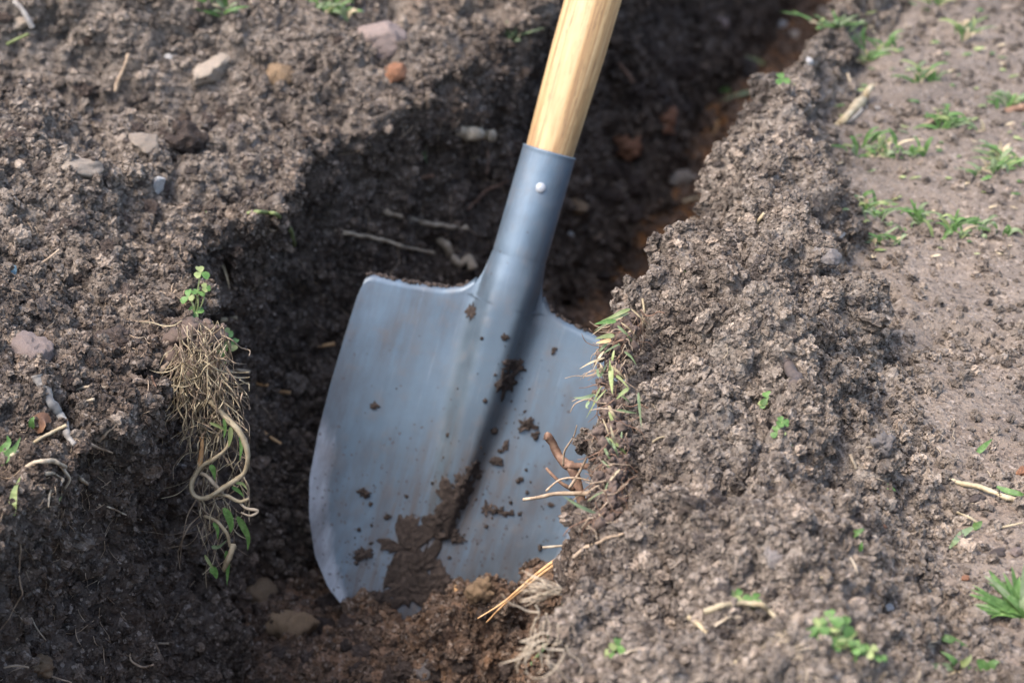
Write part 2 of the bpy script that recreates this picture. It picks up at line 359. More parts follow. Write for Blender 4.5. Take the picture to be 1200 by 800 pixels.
# ------------------------------------------------------------------ loose crumbs (too many to count): instanced lumps
def crumb_cloud(name, label, pts, nor, scl, damp, sub, seed):
    n = len(pts); m = bpy.data.meshes.new(name); m.vertices.add(n); m.vertices.foreach_set('co', np.asarray(pts, np.float32).ravel())
    r = np.random.default_rng(seed)
    a = m.attributes.new('scl', 'FLOAT_VECTOR', 'POINT'); a.data.foreach_set('vector', (scl[:, None] * r.uniform(.65, 1.25, (n, 3))).astype(np.float32).ravel())
    a = m.attributes.new('rot', 'FLOAT_VECTOR', 'POINT'); a.data.foreach_set('vector', r.uniform(0, 6.28, (n, 3)).astype(np.float32).ravel())
    a = m.attributes.new('damp', 'FLOAT', 'POINT'); a.data.foreach_set('value', damp.astype(np.float32))
    a = m.attributes.new('sub', 'FLOAT', 'POINT'); a.data.foreach_set('value', sub.astype(np.float32))
    o = link(bpy.data.objects.new(name, m)); tag(o, label, 'soil', None, 'stuff'); m.materials.append(M_CRUMB)
    ng = bpy.data.node_groups.new(name, 'GeometryNodeTree')
    ng.interface.new_socket('Geometry', in_out='INPUT', socket_type='NodeSocketGeometry'); ng.interface.new_socket('Geometry', in_out='OUTPUT', socket_type='NodeSocketGeometry')
    gi = ng.nodes.new('NodeGroupInput'); go = ng.nodes.new('NodeGroupOutput'); lk = ng.links.new
    ico = ng.nodes.new('GeometryNodeMeshIcoSphere'); ico.inputs['Subdivisions'].default_value = 3; ico.inputs['Radius'].default_value = 1
    sp = ng.nodes.new('GeometryNodeSetPosition'); tx = ng.nodes.new('ShaderNodeTexNoise'); tx.inputs['Scale'].default_value = 1.15; tx.inputs['Detail'].default_value = 4
    ps = ng.nodes.new('GeometryNodeInputPosition'); ad = ng.nodes.new('ShaderNodeVectorMath'); ad.operation = 'ADD'; ad.inputs[1].default_value = (seed * 3.7, seed * 1.3, 0)
    lk(ps.outputs[0], ad.inputs[0]); lk(ad.outputs[0], tx.inputs['Vector'])
    su = ng.nodes.new('ShaderNodeVectorMath'); su.operation = 'SUBTRACT'; su.inputs[1].default_value = (.5, .5, .5); lk(tx.outputs['Color'], su.inputs[0])
    sc = ng.nodes.new('ShaderNodeVectorMath'); sc.operation = 'SCALE'; sc.inputs['Scale'].default_value = 2.9; lk(su.outputs[0], sc.inputs[0])
    lk(ico.outputs[0], sp.inputs['Geometry']); lk(sc.outputs[0], sp.inputs['Offset'])
    sm = ng.nodes.new('GeometryNodeSetMaterial'); sm.inputs['Material'].default_value = M_CRUMB; lk(sp.outputs[0], sm.inputs['Geometry'])
    ip = ng.nodes.new('GeometryNodeInstanceOnPoints'); lk(gi.outputs[0], ip.inputs['Points']); lk(sm.outputs[0], ip.inputs['Instance'])
    for nm, sock in (('rot', 'Rotation'), ('scl', 'Scale')):
        na = ng.nodes.new('GeometryNodeInputNamedAttribute'); na.data_type = 'FLOAT_VECTOR'; na.inputs['Name'].default_value = nm; lk(na.outputs[0], ip.inputs[sock])
    lk(ip.outputs[0], go.inputs[0])
    md = o.modifiers.new('crumbs', 'NODES'); md.node_group = ng
    return o
# candidate vertices in and round the view, picked evenly in the picture and by looseness
cv = Pd - np.array(CAM); depth = cv @ np.array(FW)
dfw = np.maximum(depth, .1); sx = cv[:, 0] / dfw * FPX + 600; sy = 400 - (cv @ np.array(UP)) / dfw * FPX
vis = (depth > .4) & (sx > -260) & (sx < 1460) & (sy > -260) & (sy < 1000) & (yy > .79) & (yy < 3.2)
okc = vis & ((colid < cr) | (colid > cb - 8))
area = np.linalg.norm(np.cross(du, dv), axis=-1).reshape(-1)
w = area * (1 - .91 * packed) * (.35 + .65 * pm) * (1 - .55 * soft) / dfw ** 1.0
w = np.where(okc, w, 0); w /= w.sum()
subf = smooth_cols(isfloor.reshape(NR, NC), k).reshape(-1) * (.55 + .45 * sstep(1.6, 1.9, yy))
NCR = 230000
pick = RNG.choice(len(w), NCR, replace=False, p=w)
size = .0007 + .0034 * RNG.random(NCR) ** 3.8 + .005 * (RNG.random(NCR) < .010) * RNG.random(NCR)
zd = zone.reshape(-1, 3)[pick, 0]
pp = Pd[pick] + Nf[pick] * (size * .45)[:, None]
third = np.array_split(RNG.permutation(NCR), 4)
for q, idx in enumerate(third):
    crumb_cloud('loose_crumbs', 'loose brown soil crumbs strewn over the trench and heaps', pp[idx], Nf[pick][idx], size[idx], np.clip(zd[idx] + RNG.normal(0, .15, len(idx)), 0, 1), (subf[pick][idx] * RNG.uniform(.45, 1.0, len(idx))), q + 1)

# ------------------------------------------------------------------ shape helpers
def blob_mesh(name, mat, seed, sub=3, amp=.35, freq=1.1, facet=0., sq=(1, 1, 1)):
    bm = bmesh.new(); bmesh.ops.create_icosphere(bm, subdivisions=sub, radius=1)
    rr = random.Random(seed); off = Vector((rr.uniform(-50, 50), rr.uniform(-50, 50), rr.uniform(-50, 50)))
    planes = [(Vector((rr.gauss(0, 1), rr.gauss(0, 1), rr.gauss(0, 1))).normalized(), rr.uniform(.5, .8)) for _ in range(13)]
    for v in bm.verts:
        p = v.co.copy()
        if facet:
            for nrm, dd in planes:
                q = p.dot(nrm)
                if q > dd: p -= nrm * (q - dd) * facet
        p *= 1 + amp * mnoise.fractal(p * freq + off, 1.0, 2.0, 4) + .12 * amp * mnoise.noise(p * 6 + off)
        p += Vector((mnoise.noise(p * 5 + off), mnoise.noise(p * 5 + off + Vector((9, 0, 0))), mnoise.noise(p * 5 + off + Vector((0, 9, 0))))) * .11 * (1 if facet else .5)
        v.co = (p.x * sq[0], p.y * sq[1], p.z * sq[2])
    me = bpy.data.meshes.new(name); bm.to_mesh(me); bm.free(); me.polygons.foreach_set('use_smooth', [True] * len(me.polygons)); me.materials.append(mat)
    return me
def clod_mesh(seed, mat, sub=4):
    bm = bmesh.new(); bmesh.ops.create_icosphere(bm, subdivisions=sub, radius=1)
    C_ = np.array([v.co[:] for v in bm.verts]); off = np.array([seed * 3.17 % 91, seed * 1.71 % 77, seed * .37 % 53])
    d_ = .55 + .38 * fbm(C_ + off, 1.3, 3, seed) + .42 * lumps(C_ + off, .62, seed) + .26 * lumps(C_ + off, .28, seed + 1) + .06 * fbm(C_ + off, .15, 2, seed)
    for v, q_ in zip(bm.verts, C_ * d_[:, None]): v.co = q_
    me = bpy.data.meshes.new('soil_clod'); bm.to_mesh(me); bm.free(); me.polygons.foreach_set('use_smooth', [True] * len(me.polygons)); me.materials.append(mat)
    return me
def place_blob(name, me, loc, nor, r, sink, label, cat, group=None, sc=(1, 1, 1), rz=None, upright=False, parent=None):
    o = bpy.data.objects.new(name, me); o.location = loc + nor * r * (sc[2] * (1 - sink) - .35)
    o.scale = (r * sc[0], r * sc[1], r * sc[2])
    o.rotation_euler = (Quaternion() if upright else nor.to_track_quat('Z', 'Y') @ Euler((0, 0, rz if rz is not None else random.uniform(0, 6.28))).to_quaternion()).to_euler()
    link(o, parent); return tag(o, label, cat, group)
def tube_data(pts, rad, seg=6, wob=0., seed=0):
    """pts: Vectors; rad: radii; returns verts, faces of a closed bent tube, smoothed by Catmull-Rom"""
    rr = random.Random(seed); P = []; Rr = []
    n = len(pts)
    for i in range(n - 1):
        p0, p1, p2, p3 = pts[max(i - 1, 0)], pts[i], pts[i + 1], pts[min(i + 2, n - 1)]
        k = 5
        for j in range(k):
            t = j / k
            P.append(.5 * ((2 * p1) + (p2 - p0) * t + (2 * p0 - 5 * p1 + 4 * p2 - p3) * t * t + (3 * p1 - p0 - 3 * p2 + p3) * t ** 3)); Rr.append(rad[i] + (rad[i + 1] - rad[i]) * t)
    P.append(pts[-1]); Rr.append(rad[-1])
    if wob:
        so_ = rr.uniform(0, 900); P = [p + Vector((mnoise.noise((i * .11, so_, 1)), mnoise.noise((i * .11, so_, 5)), mnoise.noise((i * .11, so_, 9)))) * wob * 8 * r for i, (p, r) in enumerate(zip(P, Rr))]
    V = []; F = []; up = Vector((.13, .21, .97))
    for i, p in enumerate(P):
        t = (P[min(i + 1, len(P) - 1)] - P[max(i - 1, 0)]).normalized()
        a = t.cross(up)
        if a.length < 1e-4: a = t.orthogonal()
        a.normalize(); b = t.cross(a); up = -b if up.dot(-b) > up.dot(b) else b
        r = Rr[i] * (1 + (.42 * mnoise.noise((i * .14, so_ + 40, 3)) + rr.uniform(-.05, .05) if wob else 0))
        for s in range(seg):
            an = 2 * math.pi * s / seg; V.append(p + (a * math.cos(an) + b * math.sin(an)) * r * (1 + (rr.uniform(-.12, .12) if wob else 0)))
    for i in range(len(P) - 1):
        for s in range(seg):
            F.append((i * seg + s, i * seg + (s + 1) % seg, (i + 1) * seg + (s + 1) % seg, (i + 1) * seg + s))
    F.append(tuple(range(seg - 1, -1, -1))); F.append(tuple(range((len(P) - 1) * seg, len(P) * seg)))
    return V, F
def merge(parts):
    V = []; F = []
    for v, f in parts:
        o = len(V); V += list(v); F += [tuple(i + o for i in q) for q in f]
    return V, F
def ribbon(pts, width, nrm=Vector((0, 0, 1)), fold=.25, twist=0., taper=1.0):
    """a leaf blade along pts: three verts across with a V fold, widest in the lower middle"""
    n = len(pts); P = []
    for i in range(n - 1):
        p0, p1, p2, p3 = pts[max(i - 1, 0)], pts[i], pts[i + 1], pts[min(i + 2, n - 1)]
        for j in range(5):
            t = j / 5; P.append(.5 * ((2 * p1) + (p2 - p0) * t + (2 * p0 - 5 * p1 + 4 * p2 - p3) * t * t + (3 * p1 - p0 - 3 * p2 + p3) * t ** 3))
    P.append(pts[-1]); m = len(P); V = []; F = []
    for i, p in enumerate(P):
        s = i / (m - 1); t = (P[min(i + 1, m - 1)] - P[max(i - 1, 0)]).normalized()
        side = t.cross(nrm)
        if side.length < .05: side = t.cross(Vector((.7, .5, .2)))
        side.normalize(); side = Quaternion(t, twist * s) @ side; up = side.cross(t)
        wd = width * .5 * (min(1, .35 + s * 3) * (1 - max(0, (s - .35) / .65) ** 1.6 * taper) + .02)
        V += [p - side * wd + up * wd * fold, p, p + side * wd + up * wd * fold]
        if i: b = 3 * i; F += [(b - 3, b - 2, b + 1, b), (b - 2, b - 1, b + 2, b + 1)]
    return V, F
def leaflet(base, d, nrm, length, width):
    """a heart-tipped clover leaflet, slightly cupped along its midrib"""
    d = d.normalized(); side = d.cross(nrm).normalized(); up = side.cross(d)
    out = [(0, .02), (.2, .28), (.45, .46), (.7, .5), (.9, .38), (.98, .2), (.90, 0)]
    V = []; F = []
    for t, w in out:
        for sgn, ww in ((-1, w), (0, 0), (1, w)):
            cup = .28 * abs(ww) * width - .10 * length * t * t
            V.append(base + d * length * t + side * sgn * ww * width + up * cup)
    for i in range(len(out) - 1):
        b = 3 * i; F += [(b, b + 1, b + 4, b + 3), (b + 1, b + 2, b + 5, b + 4)]
    return V, F

# ------------------------------------------------------------------ the shovel
U = 1 / 1531.0                                    # metres per photo pixel on the shovel
k_lean = -.10
axis = (RT * .276 + UP * .961 + FW * k_lean).normalized()
vdir = RT * .961 - UP * .276; ndir = axis.cross(vdir).normalized()
if ndir.dot(FW) < 0: ndir = -ndir
vdir = ndir.cross(axis).normalized()
if vdir.x < 0: vdir = -vdir
tip_dir = ray(474, 769); ztip = -.318; tt = (ztip - CAM_H) / tip_dir.z; dtip = tip_dir.dot(FW) * tt
d0 = dtip + k_lean * 165 * U
so = CAM + ray(520, 610) * d0
shovel = bpy.data.objects.new('shovel', None); shovel.empty_display_size = .05; link(shovel)
tag(shovel, 'blue-grey steel round-point shovel with wooden handle stuck in the trench', 'shovel')
Mx = Matrix((vdir, ndir, axis)).transposed()
if Mx.determinant() < 0: raise RuntimeError('handedness')
shovel.matrix_world = Matrix.Translation(so) @ Mx.to_4x4()
HW = [(0, -165), (40, -155), (76, -136), (108, -112), (133, -80), (152, -36), (163, 5), (167.5, 60), (169, 118), (168, 180), (166.5, 225), (164, 241), (158, 246), (110, 249), (72, 254), (52, 262), (41, 275), (35, 292), (32, 315), (31, 340), (30.5, 390), (30, 443)]
hv = np.array([p[0] for p in HW], float); hu = np.array([p[1] for p in HW], float)
seg = np.concatenate([[0], np.cumsum(np.hypot(np.diff(hv), np.diff(hu)))])
ss = np.concatenate([np.linspace(0, seg[-1], 230)])
ov = np.interp(ss, seg, hv); ou = np.interp(ss, seg, hu)
for _ in range(2):
    ov[1:-1] = (ov[:-2] + 2 * ov[1:-1] + ov[2:]) / 4; ou[1:-1] = (ou[:-2] + 2 * ou[1:-1] + ou[2:]) / 4
def ridge(u, v):
    wv = np.interp(u, [-20, 0, 60, 150, 230, 290, 330, 443], [12, 15, 22, 29, 33, 34, 31.4, 31.0]); h = np.interp(u, [-25, 0, 60, 150, 230, 290, 330, 443], [0, 8, 17, 24, 29, 31.4, 31.4, 31.0])
    a = np.abs(v) / wv
    core = np.sqrt(np.maximum(1 - a * a, 0)) if u > 318 else (1 / (1 + (a / .84) ** 6.5))
    if 240 < u <= 318:
        f = (u - 240) / 78.; core = (1 - f) * core + f * np.sqrt(np.maximum(1 - a * a, 0))
    return h * core
def blade_y(u, v):
    dish = -9 * (np.abs(v) / 166.) ** 2.2 - 5 * max(0, (-u) / 165.) ** 2
    if u > 250: dish = dish * max(0, 1 - (u - 250) / 60)
    return dish - ridge(u, v)
def bl(v, u, off=0.): return Vector((v * U, (float(blade_y(u, np.array(v))) - off) * U, u * U))
NCB = 72
bv = []; bfc = []; att = []
rowsb = [i for i in range(len(ou)) if ou[i] <= 322]
for i in rowsb:
    s = np.sin(np.linspace(-1, 1, NCB) * math.pi / 2) if ou[i] > 262 else np.linspace(-1, 1, NCB)
    v = s * max(ov[i], .5); y = blade_y(ou[i], v)
    for vv, y_ in zip(v, y):
        bv.append((vv * U, y_ * U, ou[i] * U)); e_ = 1 - abs(vv) / max(ov[i], 1)
        att.append(min(1, max(0, 1 - min(ov[i] * e_ / 40., (ou[i] + 165) / 70.))) * (1 if ou[i] < 40 else max(0, 1 - (ou[i] - 40) / 80.)))
for i in range(len(rowsb) - 1):
    for j in range(NCB - 1): b = i * NCB + j; bfc.append((b, b + 1, b + NCB + 1, b + NCB))
# foot treads: the shoulder rolled back from the face
for sgn in (-1, 1):
    idx = [i for i in rowsb if ou[i] > 238 and ov[i] > 40 and ou[i] < 276]
    base = len(bv); q = 7
    for i in idx:
        y0 = float(blade_y(ou[i], np.array(ov[i])))
        for a_ in range(q):
            th = math.pi / 2 * a_ / (q - 2) if a_ < q - 1 else math.pi / 2
            ex = 13 if a_ == q - 1 else 0
            bv.append((sgn * ov[i] * U, (y0 + 7 * (1 - math.cos(th)) + ex) * U, (ou[i] + 7 * math.sin(th)) * U)); att.append(0)
    for i in range(len(idx) - 1):
        for a_ in range(q - 1):
            b = base + i * q + a_; bfc.append((b, b + 1, b + q + 1, b + q) if sgn > 0 else (b, b + q, b + q + 1, b + 1))
def steel_material():
    m, nt, bs = nodes_of('painted_steel'); tc = N(nt, 'ShaderNodeTexCoord'); co = tc.outputs['Object']
    n1 = noise_tex(nt, co, 9, 6, .6); n2 = noise_tex(nt, co, 60, 6, .65)
    col = ramp(nt, n1, [(.3, (.085, .115, .142)), (.55, (.115, .152, .184)), (.75, (.155, .192, .226))])
    at = N(nt, 'ShaderNodeAttribute', attribute_name='wear')
    mp = N(nt, 'ShaderNodeMapping'); mp.inputs['Scale'].default_value = (1, 1, .25); nt.links.new(co, mp.inputs[0]); n3 = noise_tex(nt, mp.outputs[0], 120, 4, .7)
    wm = N(nt, 'ShaderNodeMath', operation='MULTIPLY_ADD'); nt.links.new(n3, wm.inputs[0]); wm.inputs[1].default_value = .7; nt.links.new(at.outputs['Fac'], wm.inputs[2])
    wear = ramp(nt, wm.outputs[0], [(.70, (0, 0, 0)), (1.05, (1, 1, 1))])
    col = mix(nt, wear, col, (.33, .345, .375))
    ms = N(nt, 'ShaderNodeMapping'); ms.inputs['Scale'].default_value = (1, 1, .03); ms.inputs['Rotation'].default_value = (0, .12, 0); nt.links.new(co, ms.inputs[0]); ns = noise_tex(nt, ms.outputs[0], 420, 4, .7)
    col = mix(nt, ramp(nt, ns, [(.60, (0, 0, 0)), (.72, (.30,) * 3)]), col, (.24, .27, .30))
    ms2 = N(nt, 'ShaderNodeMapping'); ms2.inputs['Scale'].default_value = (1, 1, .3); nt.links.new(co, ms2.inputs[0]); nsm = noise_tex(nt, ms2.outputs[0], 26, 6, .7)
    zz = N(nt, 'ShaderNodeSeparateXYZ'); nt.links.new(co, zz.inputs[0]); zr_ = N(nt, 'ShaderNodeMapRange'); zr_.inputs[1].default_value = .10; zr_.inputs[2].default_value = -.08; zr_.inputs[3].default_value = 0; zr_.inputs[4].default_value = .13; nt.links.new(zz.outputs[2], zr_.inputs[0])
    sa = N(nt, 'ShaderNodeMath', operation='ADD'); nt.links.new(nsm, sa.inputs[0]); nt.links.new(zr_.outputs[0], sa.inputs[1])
    col = mix(nt, ramp(nt, sa.outputs[0], [(.50, (0, 0, 0)), (.74, (.72,) * 3)]), col, (.075, .070, .072))  # soil smears, thickened towards the tip to paint in the dark trench reflection
    ms3 = N(nt, 'ShaderNodeMapping'); ms3.inputs['Scale'].default_value = (1, 1, .10); nt.links.new(co, ms3.inputs[0]); ndr = noise_tex(nt, ms3.outputs[0], 95, 6, .72)
    for (cx_, cz_, r_, am) in ((-.022, -.04, .095, .75), (.012, .02, .06, .7), (.05, .10, .05, .4), (-.07, .135, .06, .35), (.02, .19, .04, .3)):
        vm = N(nt, 'ShaderNodeVectorMath', operation='DISTANCE'); fl_ = N(nt, 'ShaderNodeVectorMath', operation='MULTIPLY'); fl_.inputs[1].default_value = (1, 0, .75); nt.links.new(co, fl_.inputs[0]); nt.links.new(fl_.outputs[0], vm.inputs[0]); vm.inputs[1].default_value = (cx_, 0, cz_ * .75)
        mr_ = N(nt, 'ShaderNodeMapRange'); mr_.inputs[1].default_value = r_; mr_.inputs[2].default_value = r_ * .25; mr_.inputs[4].default_value = am; nt.links.new(vm.outputs['Value'], mr_.inputs[0])
        mu = N(nt, 'ShaderNodeMath', operation='MULTIPLY'); nt.links.new(mr_.outputs[0], mu.inputs[0]); nt.links.new(ramp(nt, ndr, [(.40, (0, 0, 0)), (.66, (1, 1, 1))]), mu.inputs[1])
        col = mix(nt, mu.outputs[0], col, (.095, .072, .058))
    # thin dried soil film and splatter
    film = ramp(nt, n2, [(.52, (0, 0, 0)), (.74, (1, 1, 1))]); fm = N(nt, 'ShaderNodeMath', operation='MULTIPLY'); nt.links.new(film, fm.inputs[0]); fm.inputs[1].default_value = .30
    col = mix(nt, fm.outputs[0], col, (.17, .135, .115))
    nz = N(nt, 'ShaderNodeTexNoise'); nz.inputs['Scale'].default_value = 500; nt.links.new(co, nz.inputs['Vector'])
    dv_ = N(nt, 'ShaderNodeVectorMath', operation='MULTIPLY_ADD'); nt.links.new(nz.outputs['Color'], dv_.inputs[0]); dv_.inputs[1].default_value = (.0035,) * 3; nt.links.new(co, dv_.inputs[2]); dist_co = dv_.outputs[0]
    vo = N(nt, 'ShaderNodeTexVoronoi'); vo.inputs['Scale'].default_value = 330; nt.links.new(dist_co, vo.inputs['Vector'])
    sp = N(nt, 'ShaderNodeSeparateColor'); nt.links.new(vo.outputs['Color'], sp.inputs[0])
    n5 = noise_tex(nt, co, 11, 3, .5)
    sx_ = N(nt, 'ShaderNodeSeparateXYZ'); nt.links.new(co, sx_.inputs[0])
    low = N(nt, 'ShaderNodeMapRange'); low.inputs[1].default_value = .13; low.inputs[2].default_value = -.10; nt.links.new(sx_.outputs[2], low.inputs[0])
    a1 = N(nt, 'ShaderNodeMath', operation='MULTIPLY_ADD'); nt.links.new(low.outputs[0], a1.inputs[0]); a1.inputs[1].default_value = .30; nt.links.new(sp.outputs[0], a1.inputs[2])
    a2 = N(nt, 'ShaderNodeMath', operation='MULTIPLY_ADD'); nt.links.new(n5, a2.inputs[0]); a2.inputs[1].default_value = .45; nt.links.new(a1.outputs[0], a2.inputs[2])
    pickm = ramp(nt, a2.outputs[0], [(.0, (0, 0, 0)), (1.0, (1, 1, 1))])
    gt = N(nt, 'ShaderNodeMath', operation='GREATER_THAN'); nt.links.new(a2.outputs[0], gt.inputs[0]); gt.inputs[1].default_value = 1.24
    dd = N(nt, 'ShaderNodeMath', operation='LESS_THAN'); nt.links.new(vo.outputs['Distance'], dd.inputs[0]); dd.inputs[1].default_value = .36
    sm = N(nt, 'ShaderNodeMath', operation='MULTIPLY'); nt.links.new(gt.outputs[0], sm.inputs[0]); nt.links.new(dd.outputs[0], sm.inputs[1])
    s2_ = N(nt, 'ShaderNodeMath', operation='MULTIPLY'); nt.links.new(sm.outputs[0], s2_.inputs[0]); s2_.inputs[1].default_value = .75
    col = mix(nt, s2_.outputs[0], col, (.075, .06, .055))
    nt.links.new(col, bs.inputs['Base Color'])
    ro = ramp(nt, n2, [(.3, (.33,) * 3), (.7, (.58,) * 3)]); nt.links.new(ro, bs.inputs['Roughness'])
    bs.inputs['Specular IOR Level'].default_value = .5; bs.inputs['Metallic'].default_value = .45
    nt.links.new(bump(nt, n2, .0006, .5), bs.inputs['Normal'])
    return m
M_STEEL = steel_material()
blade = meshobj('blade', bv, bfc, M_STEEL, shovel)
aw = blade.data.attributes.new('wear', 'FLOAT', 'POINT'); aw.data.foreach_set('value', np.array(att, np.float32))
blade.modifiers.new('thickness', 'SOLIDIFY').thickness = .0018; blade.modifiers['thickness'].offset = -1
es = blade.modifiers.new('crisp_edges', 'EDGE_SPLIT'); es.split_angle = math.radians(50)
# socket: full tube above the blade
sv = []; sf = []; q = 48
us = np.concatenate([[300, 322], np.linspace(330, 443, 24)])
for u_ in us:
    r = float(np.interp(u_, [300, 322, 330, 443], [30.0, 31.35, 31.42, 31.0]))
    for j in range(q): an = 2 * math.pi * j / q; sv.append((r * math.sin(an) * U, -r * math.cos(an) * U, u_ * U))
nrow = len(us)
for rr_, u_ in ((31.6, 444.5), (30.5, 445.5), (28.0, 444.5), (28.0, 380)):
    for j in range(q): an = 2 * math.pi * j / q; sv.append((rr_ * math.sin(an) * U, -rr_ * math.cos(an) * U, u_ * U))
for i in range(nrow + 3):
    for j in range(q): sf.append((i * q + j, i * q + (j + 1) % q, (i + 1) * q + (j + 1) % q, (i + 1) * q + j))
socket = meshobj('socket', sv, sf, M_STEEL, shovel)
# rivet
rv = []; rf = []
for i, (r_, h_) in enumerate([(6.2, -1.0), (6.2, 0.3), (5.6, 1.4), (4.2, 2.3), (2.2, 2.9), (.3, 3.1)]):
    for j in range(20): an = 2 * math.pi * j / 20; rv.append(((2 + r_ * math.cos(an)) * U, (-31.0 - h_ + .5 * (math.cos(an) * r_ / 31) ** 2 * 31) * U, (403 + r_ * math.sin(an)) * U))
for i in range(5):
    for j in range(20): rf.append((i * 20 + j, i * 20 + (j + 1) % 20, (i + 1) * 20 + (j + 1) % 20, (i + 1) * 20 + j))
M_RIV = simple_mat('rivet_metal', ((.22, .23, .24), (.32, .33, .34), (.40, .41, .42)), 200, .35, .0002, spec=.6)
meshobj('rivet', rv, rf, M_RIV, socket)
# wooden handle
def wood_material():
    m, nt, bs = nodes_of('handle_wood'); tc = N(nt, 'ShaderNodeTexCoord'); co = tc.outputs['Object']
    mp = N(nt, 'ShaderNodeMapping'); mp.inputs['Scale'].default_value = (1, 1, .045); mp.inputs['Rotation'].default_value = (0, .02, .3); nt.links.new(co, mp.inputs[0])
    n1 = noise_tex(nt, mp.outputs[0], 190, 5, .6)
    mp2 = N(nt, 'ShaderNodeMapping'); mp2.inputs['Scale'].default_value = (1, 1, .02); nt.links.new(co, mp2.inputs[0]); n2 = noise_tex(nt, mp2.outputs[0], 105, 3, .5)
    mp3 = N(nt, 'ShaderNodeMapping'); mp3.inputs['Scale'].default_value = (1, 1, .09); nt.links.new(co, mp3.inputs[0]); n3 = noise_tex(nt, mp3.outputs[0], 900, 3, .6)
    col = ramp(nt, n1, [(.28, (.32, .185, .075)), (.5, (.43, .28, .13)), (.72, (.50, .355, .19))])
    col = mix(nt, ramp(nt, n2, [(.52, (0, 0, 0)), (.57, (.9,) * 3), (.64, (.1,) * 3)]), col, (.25, .135, .055))
    pore = ramp(nt, n3, [(.54, (0, 0, 0)), (.66, (.8,) * 3)])
    pm_ = N(nt, 'ShaderNodeMath', operation='MULTIPLY'); nt.links.new(pore, pm_.inputs[0]); nt.links.new(ramp(nt, n2, [(.4, (.25,) * 3), (.62, (1, 1, 1))]), pm_.inputs[1])
    col = mix(nt, pm_.outputs[0], col, (.16, .09, .045))
    sx_ = N(nt, 'ShaderNodeSeparateXYZ'); nt.links.new(co, sx_.inputs[0])
    nd = noise_tex(nt, co, 70, 4, .6)
    lowm = N(nt, 'ShaderNodeMapRange'); lowm.inputs[1].default_value = .335; lowm.inputs[2].default_value = .288; nt.links.new(sx_.outputs[2], lowm.inputs[0])
    mm = N(nt, 'ShaderNodeMath', operation='MULTIPLY'); nt.links.new(lowm.outputs[0], mm.inputs[0]); nt.links.new(ramp(nt, nd, [(.5, (0, 0, 0)), (.8, (.6,) * 3)]), mm.inputs[1])
    col = mix(nt, mm.outputs[0], col, (.2, .13, .08))
    mg = N(nt, 'ShaderNodeMapping'); mg.inputs['Scale'].default_value = (1, 1, .3); nt.links.new(co, mg.inputs[0]); ng_ = noise_tex(nt, mg.outputs[0], 34, 6, .68)
    col = mix(nt, ramp(nt, ng_, [(.48, (0, 0, 0)), (.72, (.55,) * 3)]), col, (.20, .125, .065))
    nt.links.new(col, bs.inputs['Base Color']); bs.inputs['Roughness'].default_value = .42; bs.inputs['Specular IOR Level'].default_value = .45
    nt.links.new(bump(nt, n1, .0004, .5), bs.inputs['Normal']); return m
M_WOOD = wood_material()
wv = []; wf = []
hz_ = list(np.linspace(385, 620, 30)) + list(np.linspace(660, 1900, 26))
for u_ in hz_:
    r = float(np.interp(u_, [385, 443, 470, 560, 700, 1900], [27.3, 27.6, 28.4, 31.0, 32.2, 32.2]))
    for j in range(q): an = 2 * math.pi * j / q; wv.append((r * math.sin(an) * U, -r * math.cos(an) * U, u_ * U))
for r, u_ in ((29, 1912), (20, 1920), (1, 1923)):
    for j in range(q): an = 2 * math.pi * j / q; wv.append((r * math.sin(an) * U, -r * math.cos(an) * U, u_ * U))
for i in range(len(hz_) + 2):
    for j in range(q): wf.append((i * q + j, i * q + (j + 1) % q, (i + 1) * q + (j + 1) % q, (i + 1) * q + j))
meshobj('handle', wv, wf, M_WOOD, shovel)
# mud stuck to the blade, as lumpy patches that follow the face
def uv_px(px, py): return ((px - 520) * .961 + (py - 610) * .276, (px - 520) * .276 - (py - 610) * .961)
def mud_patch(px, py, rx, ry, th, seed, rag=.45):
    v0, u0 = uv_px(px, py); V = []; F = []; A = 64; K = 12
    off = Vector((seed * 7.1, seed * 3.3, 1.7)); rr = random.Random(seed); ph = rr.uniform(0, 6)
    for k_ in range(K + 1):
        rf_ = k_ / K
        for j in range(A):
            an = 2 * math.pi * j / A
            o_ = 1 + rag * mnoise.fractal(Vector((math.cos(an), math.sin(an), 0)) * 1.9 + off, .8, 2.3, 6) * 1.5
            v = v0 + rx * o_ * rf_ * math.cos(an); u = u0 + ry * o_ * rf_ * math.sin(an)
            nz = .5 + .9 * mnoise.fractal(Vector((v, u, seed)) * .16, .7, 2.2, 5)
            h = .62 * th * max(.06, nz + .25) * (1 - rf_ ** 5) - (2.2 if k_ == K else 0)
            V.append(bl(v, u, h + 1.2))
    for k_ in range(K):
        for j in range(A): F.append((k_ * A + j, k_ * A + (j + 1) % A, (k_ + 1) * A + (j + 1) % A, (k_ + 1) * A + j))
    return meshobj('mud_clump', V, F, MAT['mud'], blade)
